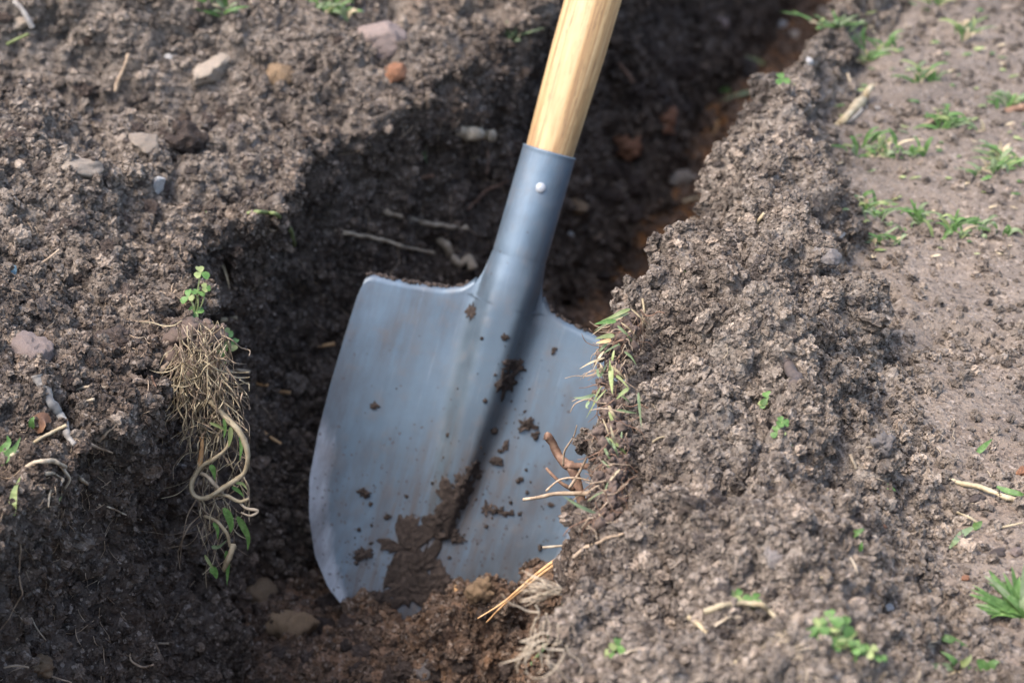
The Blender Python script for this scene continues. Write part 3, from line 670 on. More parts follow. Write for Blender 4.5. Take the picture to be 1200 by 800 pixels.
for i, a_ in enumerate([(472, 642, 27, 34, 3, .6), (492, 668, 22, 34, 4, .6), (478, 690, 26, 22, 4, .5), (512, 690, 20, 24, 5, .5), (529, 627, 17, 10, 5, .5), (517, 608, 15, 17, 3, .6),
                        (545, 566, 12, 22, 5, .6), (556, 548, 9, 12, 3, .6), (530, 585, 16, 26, 1.6, .7), (594, 446, 9, 17, 6, .6), (606, 431, 14, 8, 4, .7), (617, 497, 11, 8, 7, .5), (626, 510, 5, 5, 5, .4), (582, 540, 7, 6, 5, .4), (579, 504, 4, 5, 3, .4), (592, 521, 3.5, 7, 2.5, .5),
                        (427, 650, 11, 8.5, 4, .5), (427, 577, 8, 5, 4, .4), (435, 590, 3, 3, 3, .4), (441, 475, 5, 4.5, 2.4, .4), (585, 598, 12, 6, 4, .7), (570, 596, 6, 8, 2, .6), (553, 366, 5, 10, 1.8, .6), (592, 393, 5, 4, 2.4, .4), (648, 411, 3, 5, 2.2, .4),
                        (632, 640, 3, 4, 2.4, .4), (455, 605, 4, 4, 2.2, .4), (486, 620, 4, 4, 2.4, .4), (610, 560, 3, 3, 2.2, .4), (644, 590, 4, 3, 2.2, .4), (447, 705, 18, 12, 4, .5)]):
    mud_patch(*a_[:5], seed=i + 1, rag=a_[5])
parts = []
for j in range(210):
    c_ = random.choice([(480, 650, 40), (500, 690, 45), (530, 600, 26), (550, 560, 22), (600, 440, 18), (615, 500, 16), (580, 600, 30), (430, 650, 26), (540, 480, 120), (470, 560, 110), (620, 620, 40)])
    px, py = random.gauss(c_[0], c_[2]), random.gauss(c_[1], c_[2]); v_, u_ = uv_px(px, py)
    if u_ < -140 or u_ > 225 or abs(v_) > 140 - max(0, -u_) * .6: continue
    r_ = .7 + 2.4 * random.random() ** 3; c = bl(v_, u_, r_ * .3)
    bm = bmesh.new(); bmesh.ops.create_icosphere(bm, subdivisions=2, radius=r_ * U)
    for vt in bm.verts: vt.co = vt.co * (1 + .7 * mnoise.noise(vt.co * 800 + Vector((j, 0, 0)))); vt.co.y *= .6
    parts.append(([c + vt.co for vt in bm.verts], [tuple(x.index for x in f.verts) for f in bm.faces])); bm.free()
V, F = merge(parts); tag(meshobj('mud_specks', V, F, MAT['mud'], blade), kind='stuff')
# soil lying on the rolled shoulders
for sgn in (-1, 1):
    parts = []
    for j in range(70):
        v_ = sgn * random.uniform(48, 164); uu = float(np.interp(abs(v_), [41, 52, 72, 110, 160], [275, 262, 254, 249, 245])); r_ = random.uniform(1.2, 3.6)
        c = Vector((v_ * U, (float(blade_y(uu, np.array(v_))) + random.uniform(4, 18)) * U, (uu + 6.5 + r_ * .3) * U))
        bm = bmesh.new(); bmesh.ops.create_icosphere(bm, subdivisions=2, radius=r_ * U)
        for vt in bm.verts: vt.co = vt.co * (1 + .5 * mnoise.noise(vt.co * 900 + Vector((j, 0, 0))))
        parts.append(([c + vt.co for vt in bm.verts], [tuple(x.index for x in f.verts) for f in bm.faces])); bm.free()
    V, F = merge(parts); tag(meshobj('soil_on_tread', V, F, MAT['mud'], blade), kind='stuff')

# ------------------------------------------------------------------ stones and clods
def stone(px, py, rpx, mat, label, sc=(1, .9, .7), sink=.35, facet=.8, seed=None, cat='stone', group=None, name='stone', amp=.25):
    loc, nor = hit(px, py + rpx * .3); r = rpx * pxsize(loc); sd = seed if seed is not None else int(px * 7 + py)
    n_ = (nor * .35 + Vector((0, 0, .65))).normalized()
    return place_blob(name, (clod_mesh(sd, MAT[mat] if mat != 'mud' else MAT['clod_damp']) if facet <= .5 else blob_mesh(name, MAT[mat], sd, 4, amp, 1.0, facet)), loc, n_, r * 1.15, sink, label, cat, group, sc, rz=(sd % 7) - 3)
stone(170, 166, 18, 'stone_tan', 'cream-topped tan stone beside a round dark clod on the left heap')
stone(88, 184, 24, 'stone_tan', 'flat pale tan stone half sunk in the left heap', (1.2, .8, .5), .5)
stone(182, 217, 11, 'stone_white', 'small pointed white stone on the left heap', (.9, .9, 1.1), .3)
stone(143, 161, 8, 'stone_tan', 'tiny tan pebble beside the cream-topped stone')
stone(212, 163, 23, 'mud', 'round dark soil clod next to the cream-topped stone', (1.1, 1, .9), .3, .2, cat='clod', name='soil_clod')
stone(38, 410, 25, 'stone_pink', 'pinkish grey rounded stone set in the left trench lip', (1, .9, .85), .35, .6)
stone(340, 728, 33, 'stone_ochre', 'ochre angular stone on the trench floor by the shovel blade', (1, .8, .85), .35, 1.)
stone(302, 692, 26, 'stone_ochre', 'brown rough stone behind the ochre angular stone', (1, .8, .8), .5, .7)
stone(45, 782, 17, 'stone_ochre', 'crumbly ochre lump caught in the roots of the trench wall', (1, .8, .9), .3, .5)
stone(465, 86, 15, 'brick', 'orange brick fragment on the trench lip', (1, .9, 1), .35, 1.)
stone(448, 42, 27, 'stone_pink', 'big brownish stone behind the orange brick fragment', (1.1, .9, .8), .4, .6)
stone(246, 72, 30, 'stone_tan', 'large pale stone lying in the hollow of the left heap', (1.1, .7, .6), .5, .8)
stone(200, 66, 11, 'stone_white', 'small whitish stone left of the large pale stone', (1.2, .9, .6), .4)
stone(330, 84, 18, 'stone_ochre', 'ochre stone on the far slope of the left heap', (1, .9, .9), .4)
stone(12, 314, 14, 'slate', 'flat blue-green chip lying on the left heap', (1.2, .5, .3), .3)
stone(972, 296, 17, 'stone_grey', 'grey flat stone behind the crest of the right-hand ridge', (1, .9, .7), .4)
stone(986, 273, 6, 'stone_white', 'tiny white pebble above the grey flat stone', (1.4, .7, .6), .3)
stone(914, 647, 17, 'stone_grey', 'dull grey stone on the near flank of the right-hand ridge', (1.2, .8, .7), .45)
stone(1034, 520, 14, 'stone_grey', 'rough grey lump at the foot of the right-hand ridge', (1, .9, .9), .3, .4)
stone(1043, 592, 8, 'stone_tan', 'little tan pebble at the foot of the right-hand ridge', (1, .9, 1), .3)
stone(1033, 619, 6.5, 'brick', 'little orange pebble below the tan one', (1, .9, .8), .3)
stone(1144, 581, 10, 'stone_dark', 'dark brown pebble under the long straw on the packed soil', (1.2, .9, .7), .4)
stone(1090, 694, 5.5, 'slate', 'navy blue chip lying on the packed soil', (1, .8, .6), .3)
stone(1170, 646, 9, 'stone_dark', 'dark grey pebble in the reddish patch of packed soil', (1.1, .9, .7), .4)
stone(1190, 645, 8, 'stone_pink', 'brown pebble touching the dark grey one', (1.1, .9, .7), .4)
stone(1132, 677, 5, 'brick', 'tiny orange grit near the big grass tuft', (1.2, .9, .7), .3)
stone(1041, 710, 8, 'stone_white', 'whitish pebble near the dug-out clover sod', (1.1, .9, .7), .4)
stone(1197, 551, 8, 'brick', 'rusty brown pebble above the long straw', (1, .9, .7), .4)
stone(949, 70, 6.5, 'stone_white', 'bright white pebble on the far end of the right-hand ridge')
stone(970, 16, 14, 'stone_tan', 'pale tan stone at the far trench edge', (1.2, .8, .6))
stone(1064, 30, 7, 'stone_tan', 'pale pebble on the far packed soil')
stone(938, 38, 16, 'stone_tan', 'long tan stone beside the far trench edge', (1.3, .8, .5), .5)
stone(915, 27, 7, 'stone_white', 'little white stone at the tip of the far trench edge', (1.3, .8, .6))
stone(803, 206, 13, 'stone_tan', 'cream stone jutting from the right trench edge', (1.4, .8, .7), .3)
stone(668, 274, 5, 'stone_white', 'white pebble on the trench floor behind the shovel socket')
stone(676, 237, 13, 'stone_ochre', 'orange-brown stone on the trench floor behind the socket', (1.1, .9, .7), .4)
stone(735, 165, 17, 'brick', 'rusty orange clod on the far trench floor', (1.2, .9, .7), .45, .5)
stone(775, 130, 20, 'brick', 'largest rusty orange lump on the far trench floor', (1.2, .9, .6), .5, .5)
stone(845, 20, 14, 'stone_pink', 'dull pink stone at the dark far end of the trench', (1.2, .9, .5), .5)
stone(495, 781, 13, 'stone_grey', 'greyish pebble on the trench floor before the blade', (1, .9, .7), .4)
stone(566, 692, 18, 'stone_ochre', 'tan crumbly clod piled against the foot of the blade', (1, .8, 1), .3, .5, amp=.4)
stone(25, 20, 14, 'stone_tan', 'pale stone at the foot of the grey stick', (1, .8, .6), .5)
stone(262, 555, 7, 'stone_dark', 'dark pebble in the cut trench wall', (1, .8, .8), .4)
# the larger clods, one by one
clod_meshes = [clod_mesh(900 + i, MAT['clod_damp']) for i in range(7)]
dry_meshes = [clod_mesh(930 + i, MAT['clod_dry']) for i in range(7)]
LANDMARKS = [(170, 166, 'the cream-topped stone'), (88, 184, 'the flat pale stone'), (38, 410, 'the pinkish stone'), (246, 72, 'the large pale stone'), (465, 86, 'the brick fragment'), (330, 84, 'the ochre stone'), (12, 314, 'the blue-green chip'), (320, 255, 'the arching stalk'), (230, 350, 'the clover'), (140, 85, 'the standing twig'), (30, 20, 'the grey stick'),
    (972, 296, 'the grey flat stone'), (914, 647, 'the dull grey stone'), (1034, 520, 'the rough lump'), (1043, 600, 'the tan pebble'), (930, 450, 'the dark stub'), (905, 490, 'the seedlings'), (722, 760, 'the lone clover'), (970, 745, 'the clover clump'), (840, 750, 'the tan stick'), (715, 450, 'the turf edge'), (755, 365, 'the short straw'), (1150, 575, 'the long straw'), (1185, 690, 'the grass tuft'), (1120, 780, 'the low tuft'), (1100, 690, 'the navy chip'), (850, 270, 'the ridge crest'),
    (340, 728, 'the ochre stone'), (495, 781, 'the grey pebble'), (540, 690, 'the upright twig'), (410, 720, 'the blade tip'), (735, 165, 'the orange clod'), (775, 130, 'the orange lump'), (676, 237, 'the socket'), (949, 70, 'the white pebble'), (916, 102, 'the seedling'), (803, 206, 'the cream stone')]
def scatter(n, box, ok, meshes, rlo, rhi, label, group):
    c = 0; tries = 0
    while c < n and tries < n * 30:
        tries += 1
        px, py = random.uniform(box[0], box[2]), random.uniform(box[1], box[3])
        if not ok(px, py): continue
        loc, nor = hit(px, py); r = random.uniform(rlo, rhi) ** 1 * pxsize(loc) * (1 if random.random() < .8 else 1.5)
        mark = min(LANDMARKS, key=lambda q_: (q_[0] - px) ** 2 + (q_[1] - py) ** 2)[2]; rp = r / pxsize(loc)
        lab = ('tiny ' if rp < (rlo + rhi) * .38 else 'small ' if rp < (rlo + rhi) * .5 else 'large ' if rp > rhi * 1.02 else 'middling ') + label + ' near ' + mark
        place_blob('soil_clod', random.choice(meshes), loc, (nor + Vector((0, 0, .6))).normalized(), r, .35, lab, 'clod', group, (random.uniform(.8, 1.3), random.uniform(.8, 1.1), random.uniform(.6, .95)))
        c += 1
scatter(70, (700, 230, 1100, 800), lambda x, y: x > 720 + max(0, (500 - y)) * .2 and x < 1060, dry_meshes, 4.5, 10, 'grey-brown clod on the ridge', 'clods on the right-hand ridge')
scatter(14, (820, 60, 960, 220), lambda x, y: x > 880 - (y - 60) * .35, dry_meshes, 5, 11, 'grey-brown clod on the far ridge', 'clods on the far ridge')
scatter(60, (0, 20, 420, 470), lambda x, y: x < 440 - y * .55, clod_meshes + dry_meshes, 5, 12, 'brown clod on the left heap', 'clods on the left heap')
scatter(34, (260, 690, 620, 800), lambda x, y: y > 700 + abs(x - 400) * .05, clod_meshes, 5, 13, 'damp clod on the trench floor', 'clods before the blade')
scatter(26, (690, 60, 830, 330), lambda x, y: x > 690 + (300 - y) * .25 and x < 760 + (300 - y) * .3, clod_meshes, 5, 13, 'dark clod on the far trench floor', 'clods beyond the shovel')
scatter(26, (1050, 480, 1200, 760), lambda x, y: True, dry_meshes, 2.5, 5, 'soil crumb on the packed ground', 'crumbs on the packed ground')

# ------------------------------------------------------------------ roots, twigs and straws
def on_ground(pts, lift=1.5):
    out = []
    if not any(len(p) == 3 and p[2] > .5 for p in pts):
        fine_ = []
        for a_, b_ in zip(pts[:-1], pts[1:]):
            la = a_[2] if len(a_) == 3 else lift / 170.; lb = b_[2] if len(b_) == 3 else lift / 170.
            nn = max(1, int(math.hypot(b_[0] - a_[0], b_[1] - a_[1]) / 7)) if len(pts) > 3 else 1
            for q_ in range(nn): f_ = q_ / nn; fine_.append((a_[0] + (b_[0] - a_[0]) * f_, a_[1] + (b_[1] - a_[1]) * f_, la + (lb - la) * f_))
        e_ = pts[-1]; fine_.append((e_[0], e_[1], e_[2] if len(e_) == 3 else lift / 170.))
        D = []
        for p in fine_:
            loc, nor = hit(p[0], p[1]); D.append((loc - CAM).dot(FW))
        for q_, p in enumerate(fine_):                    # lie on the highest bumps near by rather than dip into every gap
            lo_, hi_ = max(0, q_ - 2), q_ + 3; win = D[lo_:hi_]; d_ = min(win) * .6 + sorted(win)[len(win) // 2] * .4 if max(win) - min(win) < .05 else sorted(win)[len(win) // 2]
            pt = CAM + ray(p[0], p[1]) * d_; out.append(pt - ray(p[0], p[1]).normalized() * (p[2] * 170 * pxsize(pt) + .0008))
        return out
    for p in pts:
        if len(p) == 3 and p[2] > .5: out.append(at_y(*p)); continue     # a point in the air, given its world y
        loc, nor = hit(p[0], p[1]); l_ = p[2] * 170 if len(p) == 3 else lift
        out.append(loc + nor * l_ * pxsize(loc))
    return out
def strand(name, label, cat, mat, pts, w0, w1=None, lift=1.5, wob=.12, group=None, seed=None, parent=None):
    """one root, twig or straw; w in photo pixels"""
    wob = wob * .2 if mat in ('straw', 'grass_pale') else wob
    P = on_ground(pts, lift); s = pxsize(P[0]); w1 = w0 * .6 if w1 is None else w1; n = len(P)
    V, F = tube_data(P, [(w0 + (w1 - w0) * i / (n - 1)) * .5 * s for i in range(n)], 7, wob, seed or int(sum(p[0] + p[1] for p in pts)))
    o_ = P[0]
    ob = meshobj(name, [v - o_ for v in V] if parent is None else V, F, MAT[mat], parent)
    if parent is None: ob.location = o_; tag(ob, label, cat, group)
    return ob
S = strand
# roots broken off in the left wall behind the shovel
S('root', 'straight tan root sticking from the dark wall, upper of the pair', 'root', 'root_pale', [(450, 246), (478, 257), (505, 264, .03), (548, 266, .05)], 7, 6)
S('root', 'kinked tan root below the straight one in the dark wall', 'root', 'root_pale', [(392, 271), (420, 276), (447, 279, .02), (470, 288, .03), (508, 297, .04)], 5, 4)
S('root', 'thick broken root with pale torn end behind the blade', 'root', 'root_pale', [(508, 278), (525, 292), (542, 305, .03), (556, 320, .04)], 9, 11, wob=.4)
S('root', 'thin brown root arching across the dark wall', 'root', 'root_brown', [(540, 256), (555, 238), (572, 222, .02), (596, 212)], 5, 3)
S('root', 'short brown root above the straight tan root', 'root', 'root_brown', [(478, 214), (492, 208, .02), (508, 205, .03)], 4, 4)
S('root', 'reddish root stub high on the wall beside the handle', 'root', 'root_brown', [(722, 72), (733, 84, .02), (742, 96, .03)], 6, 5)
S('root_stub', 'pale cut root stub with white bark poking from the dark wall', 'root', 'root_pale', [(530, 152), (545, 155, .04), (562, 157, .08), (577, 159, .10)], 17, 15, wob=.02)
S('root', 'dry root under the pale cut stub', 'root', 'root_brown', [(570, 172), (572, 190, .02), (570, 205, .02)], 4, 3)
S('root', 'short tan root stub low in the wall left of the blade', 'root', 'root_orange', [(362, 404), (375, 405, .02), (392, 403, .03)], 5, 4)
S('root', 'bright orange root end in the shadowed wall', 'root', 'root_orange', [(300, 448), (308, 450, .02), (314, 451, .03)], 5, 4)
S('root', 'longer orange root end below the bright one', 'root', 'root_orange', [(318, 455), (330, 459, .02), (341, 460, .03)], 6, 4)
S('root', 'orange root slanting down the shadowed wall', 'root', 'root_orange', [(298, 495), (315, 510, .02), (330, 520, .02)], 5, 3)
S('root', 'pale twig poking out of the wall below the sprouts', 'root', 'root_pale', [(252, 438), (265, 437, .03), (280, 433, .04), (293, 435, .05)], 4, 3)
# left lip and heap
S('twig', 'pale split twig lying under the clover sprouts', 'twig', 'straw', [(212, 379), (232, 380, .03), (254, 376, .04), (277, 372, .05)], 5, 6)
S('root', 'white curved root on the face of the left bank', 'root', 'root_pale', [(83, 462), (92, 455, .03), (105, 453, .04), (124, 454, .04)], 4, 3)
S('root', 'small white root below the curved white one', 'root', 'root_pale', [(92, 474), (100, 471, .02), (111, 468, .03)], 3.5, 3)
S('root', 'brown forked root end on the near bank', 'root', 'root_tan', [(115, 517), (125, 507, .03), (133, 500, .03), (139, 492, .03)], 5, 2.5)
S('root', 'long wiry white root across the cut face', 'root', 'root_pale', [(116, 591), (130, 595, .03), (148, 603, .03), (166, 609, .04)], 2.4, 2)
S('bark_strip', 'grey flat strip of bark pressed into the near bank', 'bark', 'bark', [(44, 440), (56, 460), (68, 482), (78, 506), (88, 520)], 13, 8, 5)
S('root', 'long brown root trailing from the bark strip', 'root', 'root_tan', [(80, 508), (95, 517), (110, 522, .02), (132, 531, .03)], 6, 2.5)
S('straw', 'tan straw slanting across the near bank', 'straw', 'straw', [(2, 540, .03), (25, 527, .05), (50, 512, .06), (78, 498, .05)], 6, 4)
S('straw', 'short tan straw beside the blue-green chip', 'straw', 'root_tan', [(38, 315), (55, 304, .02), (70, 292, .03)], 3, 2.5)
S('twig', 'brown twig standing up in the hollow of the left heap', 'twig', 'root_tan', [(136, 108), (140, 92, .06), (146, 76, .10), (150, 62, .10)], 5, 4)
S('stick', 'grey stick poking in beside the pale stone', 'stick', 'bark', [(18, 2), (24, 10, .05), (31, 20, .05), (38, 32, .03)], 8, 6)
S('straw', 'greenish straw under the grey stick', 'straw', 'grass_pale', [(8, 52), (20, 46, .03), (34, 40, .03)], 4, 3)
S('root', 'pale root looping on the near bank above the grass', 'root', 'root_pale', [(28, 548), (42, 541, .04), (62, 540, .05), (84, 552, .05), (103, 568, .05)], 6, 5)
S('root', 'pale branching root under the looping one', 'root', 'root_pale', [(40, 564), (47, 555, .03), (62, 554, .04), (74, 562, .04), (66, 570, .04), (52, 571, .03)], 5, 3)
S('root', 'pale root crossing the looping one', 'root', 'root_pale', [(66, 540), (76, 552, .05), (82, 562, .05), (76, 572, .03)], 4, 3)
S('root', 'short pale root below the loop', 'root', 'root_pale', [(60, 572), (58, 582, .03), (57, 594, .03)], 3, 2)
S('root', 'wiry brown root dangling on the near wall', 'root', 'root_tan', [(22, 625), (24, 645, .02), (22, 670, .03), (26, 695, .03), (10, 725, .03), (0, 738)], 2.4, 1.6)
S('root', 'thin root running to the ochre lump', 'root', 'root_tan', [(4, 782), (18, 780, .03), (34, 782, .04)], 3, 2)
S('root', 'fine root leaving the ochre lump', 'root', 'root_tan', [(52, 790, .03), (66, 794, .03), (84, 799)], 2.6, 2)
S('root', 'pale looped root at the foot of the near wall', 'root', 'root_tan', [(152, 764), (155, 774, .03), (166, 781, .03), (180, 778, .03), (187, 765, .03), (182, 754)], 3, 2.4)
S('root', 'straight pale root above the looped one', 'root', 'root_pale', [(174, 752), (186, 753, .02), (198, 754, .02)], 3.2, 2.4)
S('root', 'fine pale root low on the near wall', 'root', 'root_pale', [(34, 718), (40, 730, .02), (46, 740, .02), (54, 750)], 2, 1.6)
S('root', 'thin root running down the smooth cut face', 'root', 'root_brown', [(178, 440), (186, 462, .02), (190, 490, .03), (200, 515, .02)], 2.6, 1.8)
S('root', 'brown hooked root under the twig', 'root', 'root_tan', [(195, 413), (196, 425, .02), (186, 437, .03), (178, 441, .02)], 5, 5)
S('root', 'pale chip of root beside the hooked one', 'root', 'root_pale', [(184, 440, .02), (192, 445, .03), (202, 451, .03)], 3, 2)
# trench floor and right side
S('twig', 'upright tan twig on the trench floor against the blade', 'twig', 'root_orange', [(537, 706), (535, 690, .05), (536, 670, .08), (543, 652, .10)], 5, 4, wob=.4)
S('root', 'long orange root hanging from the right bank, upper', 'root', 'root_orange', [(690, 640, 1.22), (655, 655, 1.22), (625, 675, 1.22), (590, 705, 1.23), (560, 724, 1.23)], 5, 2.2)
S('root', 'long orange root hanging from the right bank, lower', 'root', 'root_orange', [(672, 645, 1.23), (645, 664, 1.23), (612, 690, 1.23), (588, 710, 1.235), (570, 729, 1.24)], 4.5, 2)
S('root', 'thick reddish root in front of the blade', 'root', 'root_brown', [(640, 510, 1.32), (652, 530, 1.32), (667, 548, 1.31), (678, 580, 1.30), (690, 618, 1.29)], 10, 12, wob=.35)
S('root', 'grey root reaching left across the blade', 'root', 'root_tan', [(716, 578, 1.28), (690, 577, 1.28), (655, 578, 1.28), (632, 582, 1.28), (612, 587, 1.285)], 7, 4, wob=.3)
S('root', 'stubby brown root above the grey one', 'root', 'root_brown', [(712, 546, 1.30), (688, 544, 1.30), (662, 547, 1.31)], 9, 7, wob=.3)
S('root', 'thin forked root rising before the blade', 'root', 'root_tan', [(668, 572, 1.29), (680, 552, 1.29), (690, 530, 1.29), (696, 512, 1.29)], 4, 1.6)
S('root', 'short root forking left of the reddish one', 'root', 'root_brown', [(668, 572, 1.30), (655, 562, 1.30), (640, 549, 1.305)], 6, 4, wob=.3)
S('root', 'hair-thin rootlet rising from the reddish root', 'root', 'root_tan', [(660, 545, 1.30), (662, 528, 1.30), (672, 512, 1.30), (676, 498, 1.30)], 2.6, 1.2)
S('root', 'drooping rootlet under the grey root', 'root', 'root_tan', [(680, 578, 1.28), (668, 590, 1.28), (660, 604, 1.28), (664, 616, 1.28)], 2.6, 1.2)
S('root', 'fine rootlet crossing the reddish root', 'root', 'root_tan', [(640, 575, 1.28), (656, 562, 1.28), (678, 560, 1.28), (702, 566, 1.28)], 3, 1.6)
S('root', 'grey root lying along the ridge edge by the orange roots', 'root', 'root_tan', [(672, 652), (690, 640, .03), (712, 630, .04), (732, 624, .03)], 5, 3.5)
S('root', 'thin pale root above the white fibrous tuft', 'root', 'root_pale', [(636, 641, 1.2), (655, 640, 1.2), (675, 637, 1.2)], 3, 2)
S('root', 'green-tinged runner on the edge of the right bank', 'runner', 'grass_dull', [(664, 705), (655, 722, .02), (645, 742, .03), (634, 762, .03), (622, 778)], 7, 5)
S('stick', 'tan stick lying before the dug-out clover sod', 'stick', 'straw', [(806, 722), (824, 737, .03), (843, 755, .03), (863, 776)], 6, 5, wob=.15)
S('root', 'pale root arching from the clover sod', 'root', 'straw', [(826, 716, .05), (848, 709, .10), (872, 706, .12), (893, 708, .12), (908, 722, .10), (920, 738, .06)], 8, 6, wob=.2)
S('root', 'thin pale root curling under the arching one', 'root', 'root_pale', [(838, 733), (852, 723, .04), (868, 722, .05), (880, 714, .06)], 4, 3)
S('root', 'thin wavy root near the small leaves', 'root', 'root_pale', [(996, 652), (1003, 666, .02), (1005, 684, .02)], 3, 2)
S('root', 'curved pale root beside the lone clover', 'root', 'root_pale', [(726, 768, .03), (740, 762, .04), (756, 759, .05), (766, 768, .03)], 4, 3)
S('straw', 'long pale straw on the packed soil', 'straw', 'straw', [(1097, 556), (1125, 566, .03), (1150, 571, .03), (1175, 581, .03), (1200, 589)], 5, 7)
S('straw', 'thin tan straw bent over a grass blade', 'straw', 'straw', [(1122, 600), (1136, 606, .02), (1146, 614, .03), (1138, 621)], 3, 3)
S('straw', 'pale straw running off beside the thin bent one', 'straw', 'straw', [(1160, 620), (1178, 617, .02), (1199, 612)], 3, 2)
S('twig', 'short white twig on the flank of the ridge', 'twig', 'root_pale', [(997, 532), (1001, 540, .02), (1004, 549)], 5, 4)
S('stick', 'thick pale stick lying at the far edge of the packed soil', 'stick', 'straw', [(976, 152), (990, 138, .05), (1006, 121, .06), (1021, 103, .05)], 9, 10, wob=.2)
S('stick', 'thinner stick beside the thick pale stick', 'stick', 'bark', [(988, 148), (1001, 137, .03), (1012, 127, .03)], 6, 6)
S('stick', 'brown twig lying by the far grass', 'stick', 'root_tan', [(1076, 150), (1095, 140, .03), (1113, 128, .03)], 6, 5)
S('stick', 'short flat stick right of the thick pale stick', 'stick', 'bark', [(1014, 127), (1030, 127, .02), (1046, 125)], 6, 5)
S('stick', 'dark stub at the far packed soil by the grass', 'stick', 'root_brown', [(1178, 130), (1190, 128, .03), (1200, 127)], 9, 9)
S('straw', 'curved grey straw below the far white pebble', 'straw', 'root_pale', [(994, 86), (998, 97, .03), (1004, 106)], 5, 3)
S('root', 'reddish root hanging at the right trench edge', 'root', 'root_orange', [(842, 142, .03), (838, 155, .03), (832, 168)], 5, 4)
S('root', 'pale root leaning on the right trench edge', 'root', 'straw', [(822, 232), (812, 233, .03), (800, 236, .02)], 4, 3)
S('straw', 'straw on top of the right-hand ridge', 'straw', 'straw', [(753, 350), (755, 365, .03), (752, 380)], 3, 2.5)
S('straw', 'pale fleck of straw on the near ridge', 'straw', 'straw', [(765, 518), (772, 513, .03), (782, 511)], 3, 2.5)
S('straw', 'bent straw on the flank near the ridge foot', 'straw', 'straw', [(950, 672), (962, 676, .02), (974, 682)], 3.5, 2.5)
S('stick', 'dark wood stub sunk in the crest of the ridge', 'stick', 'stone_dark', [(912, 425, -.03), (925, 440, -.02), (938, 458, -.02), (948, 472, -.04)], 16, 14, wob=.25)
S('straw', 'short straw near the dark clods on the ridge back', 'straw', 'straw', [(886, 262), (891, 256, .04), (896, 250, .05)], 5, 4)

# hair-fine roots hanging on the left wall: uncountable
def fibres(name, label, boxes, mat, parent=None, seed=1, spread=.7):
    rr = random.Random(seed); parts = []
    for (x0, y0, x1, y1, n, ln, w) in boxes:
        for _ in range(n):
            x, y = rr.uniform(x0, x1), rr.uniform(y0, y1); pts = []; d = rr.uniform(-spread, spread); l_ = rr.uniform(.4, 1.2) * ln; dn = 1 if rr.random() < .85 else -.3
            for j in range(5):
                p, nrm = hit(x, y); s = pxsize(p); pts.append(p + nrm * s * rr.uniform(.5, 3.5) + Vector((0, 0, 0)))
                d += rr.uniform(-.5, .5); x += math.sin(d) * l_ / 4; y += dn * math.cos(d) * l_ / 4
            ok = all((pts[i + 1] - pts[i]).length < .05 for i in range(4))
            if ok: s = pxsize(pts[0]); parts.append(tube_data(pts, [w * .5 * s * f for f in (1, .9, .8, .7, .5)], 4, .3, rr.randint(0, 9999)))
    V, F = merge(parts); o = meshobj(name, V, F, MAT[mat], parent); tag(o, None if parent else label, None if parent else 'roots', None, 'stuff'); return o
fibres('fine_roots', 'hair-fine pale roots hanging on the left trench wall', [(0, 560, 130, 790, 46, 60, 1.2), (60, 500, 150, 640, 26, 45, 1.3), (130, 450, 300, 700, 34, 50, 1.1), (270, 300, 400, 560, 26, 40, 1.1), (380, 120, 600, 320, 26, 40, 1.3)], 'root_tan', seed=4)
fibres('fine_roots', 'hair-fine brown roots matted into the upper left bank', [(0, 250, 240, 440, 46, 34, 1.3), (150, 330, 260, 440, 40, 40, 1.4), (20, 500, 110, 600, 40, 34, 1.2)], 'root_tan', seed=5, spread=2.6)
fibres('fine_straw', 'tiny pale root hairs and straw flecks on the right-hand ridge', [(700, 300, 1000, 780, 60, 16, 1.3), (1000, 500, 1190, 780, 26, 14, 1.4)], 'root_pale', seed=6, spread=2.6)

# ------------------------------------------------------------------ sods and plants
def blade_part(parent, pts, w, mat='grass', nrm=None, fold=.3, twist=.6, name='grass_blade'):
    V, F = ribbon(pts, w, nrm or Vector((0, -.6, .8)), fold, twist); o0 = parent.location
    return meshobj(name, [v - o0 for v in V], F, MAT[mat], parent)
def thread(parent, pts, w0, w1, mat, name='root', wob=.25, seed=1):
    n = len(pts); V, F = tube_data(pts, [w0 + (w1 - w0) * i / (n - 1) for i in range(n)], 6, wob, seed); o0 = parent.location
    return meshobj(name, [v - o0 for v in V], F, MAT[mat], parent)
def clover(px, py, label, stems, group=None, size=1., base=None, mat='clover'):
    """stems: (dx, dy, leaf size px) of each leaf head in photo pixels from the root"""
    loc, nor = hit(px, py); loc = base or loc; t = empty('clover', loc, label, 'clover', group); s = pxsize(loc); rr = random.Random(int(px * 3 + py))
    for dx, dy, ls in stems:
        head = loc + RT * dx * s - UP * dy * s - FW * (4 + rr.uniform(0, 5)) * s; mid = (loc + head) * .5 + nor * 3 * s + RT * rr.uniform(-3, 3) * s
        thread(t, [loc - nor * 2 * s, mid, head], 1.1 * s * size, .8 * s * size, 'grass_pale', 'stem', .05)
        n_ = (Vector((rr.uniform(-.35, .35), -.55 + rr.uniform(-.3, .3), .85))).normalized(); r0 = rr.uniform(0, 6.28)
        for k_ in range(3):
            d = (Quaternion(n_, r0 + k_ * 2.094) @ n_.orthogonal()); V, F = leaflet(head, d + n_ * rr.uniform(-.3, .5), n_, ls * s * rr.uniform(.55, .95), ls * s * rr.uniform(.55, .85))
            meshobj('leaflet', [v - loc for v in V], F, MAT[mat if rr.random() < .7 else 'grass_pale'], t)
    return t
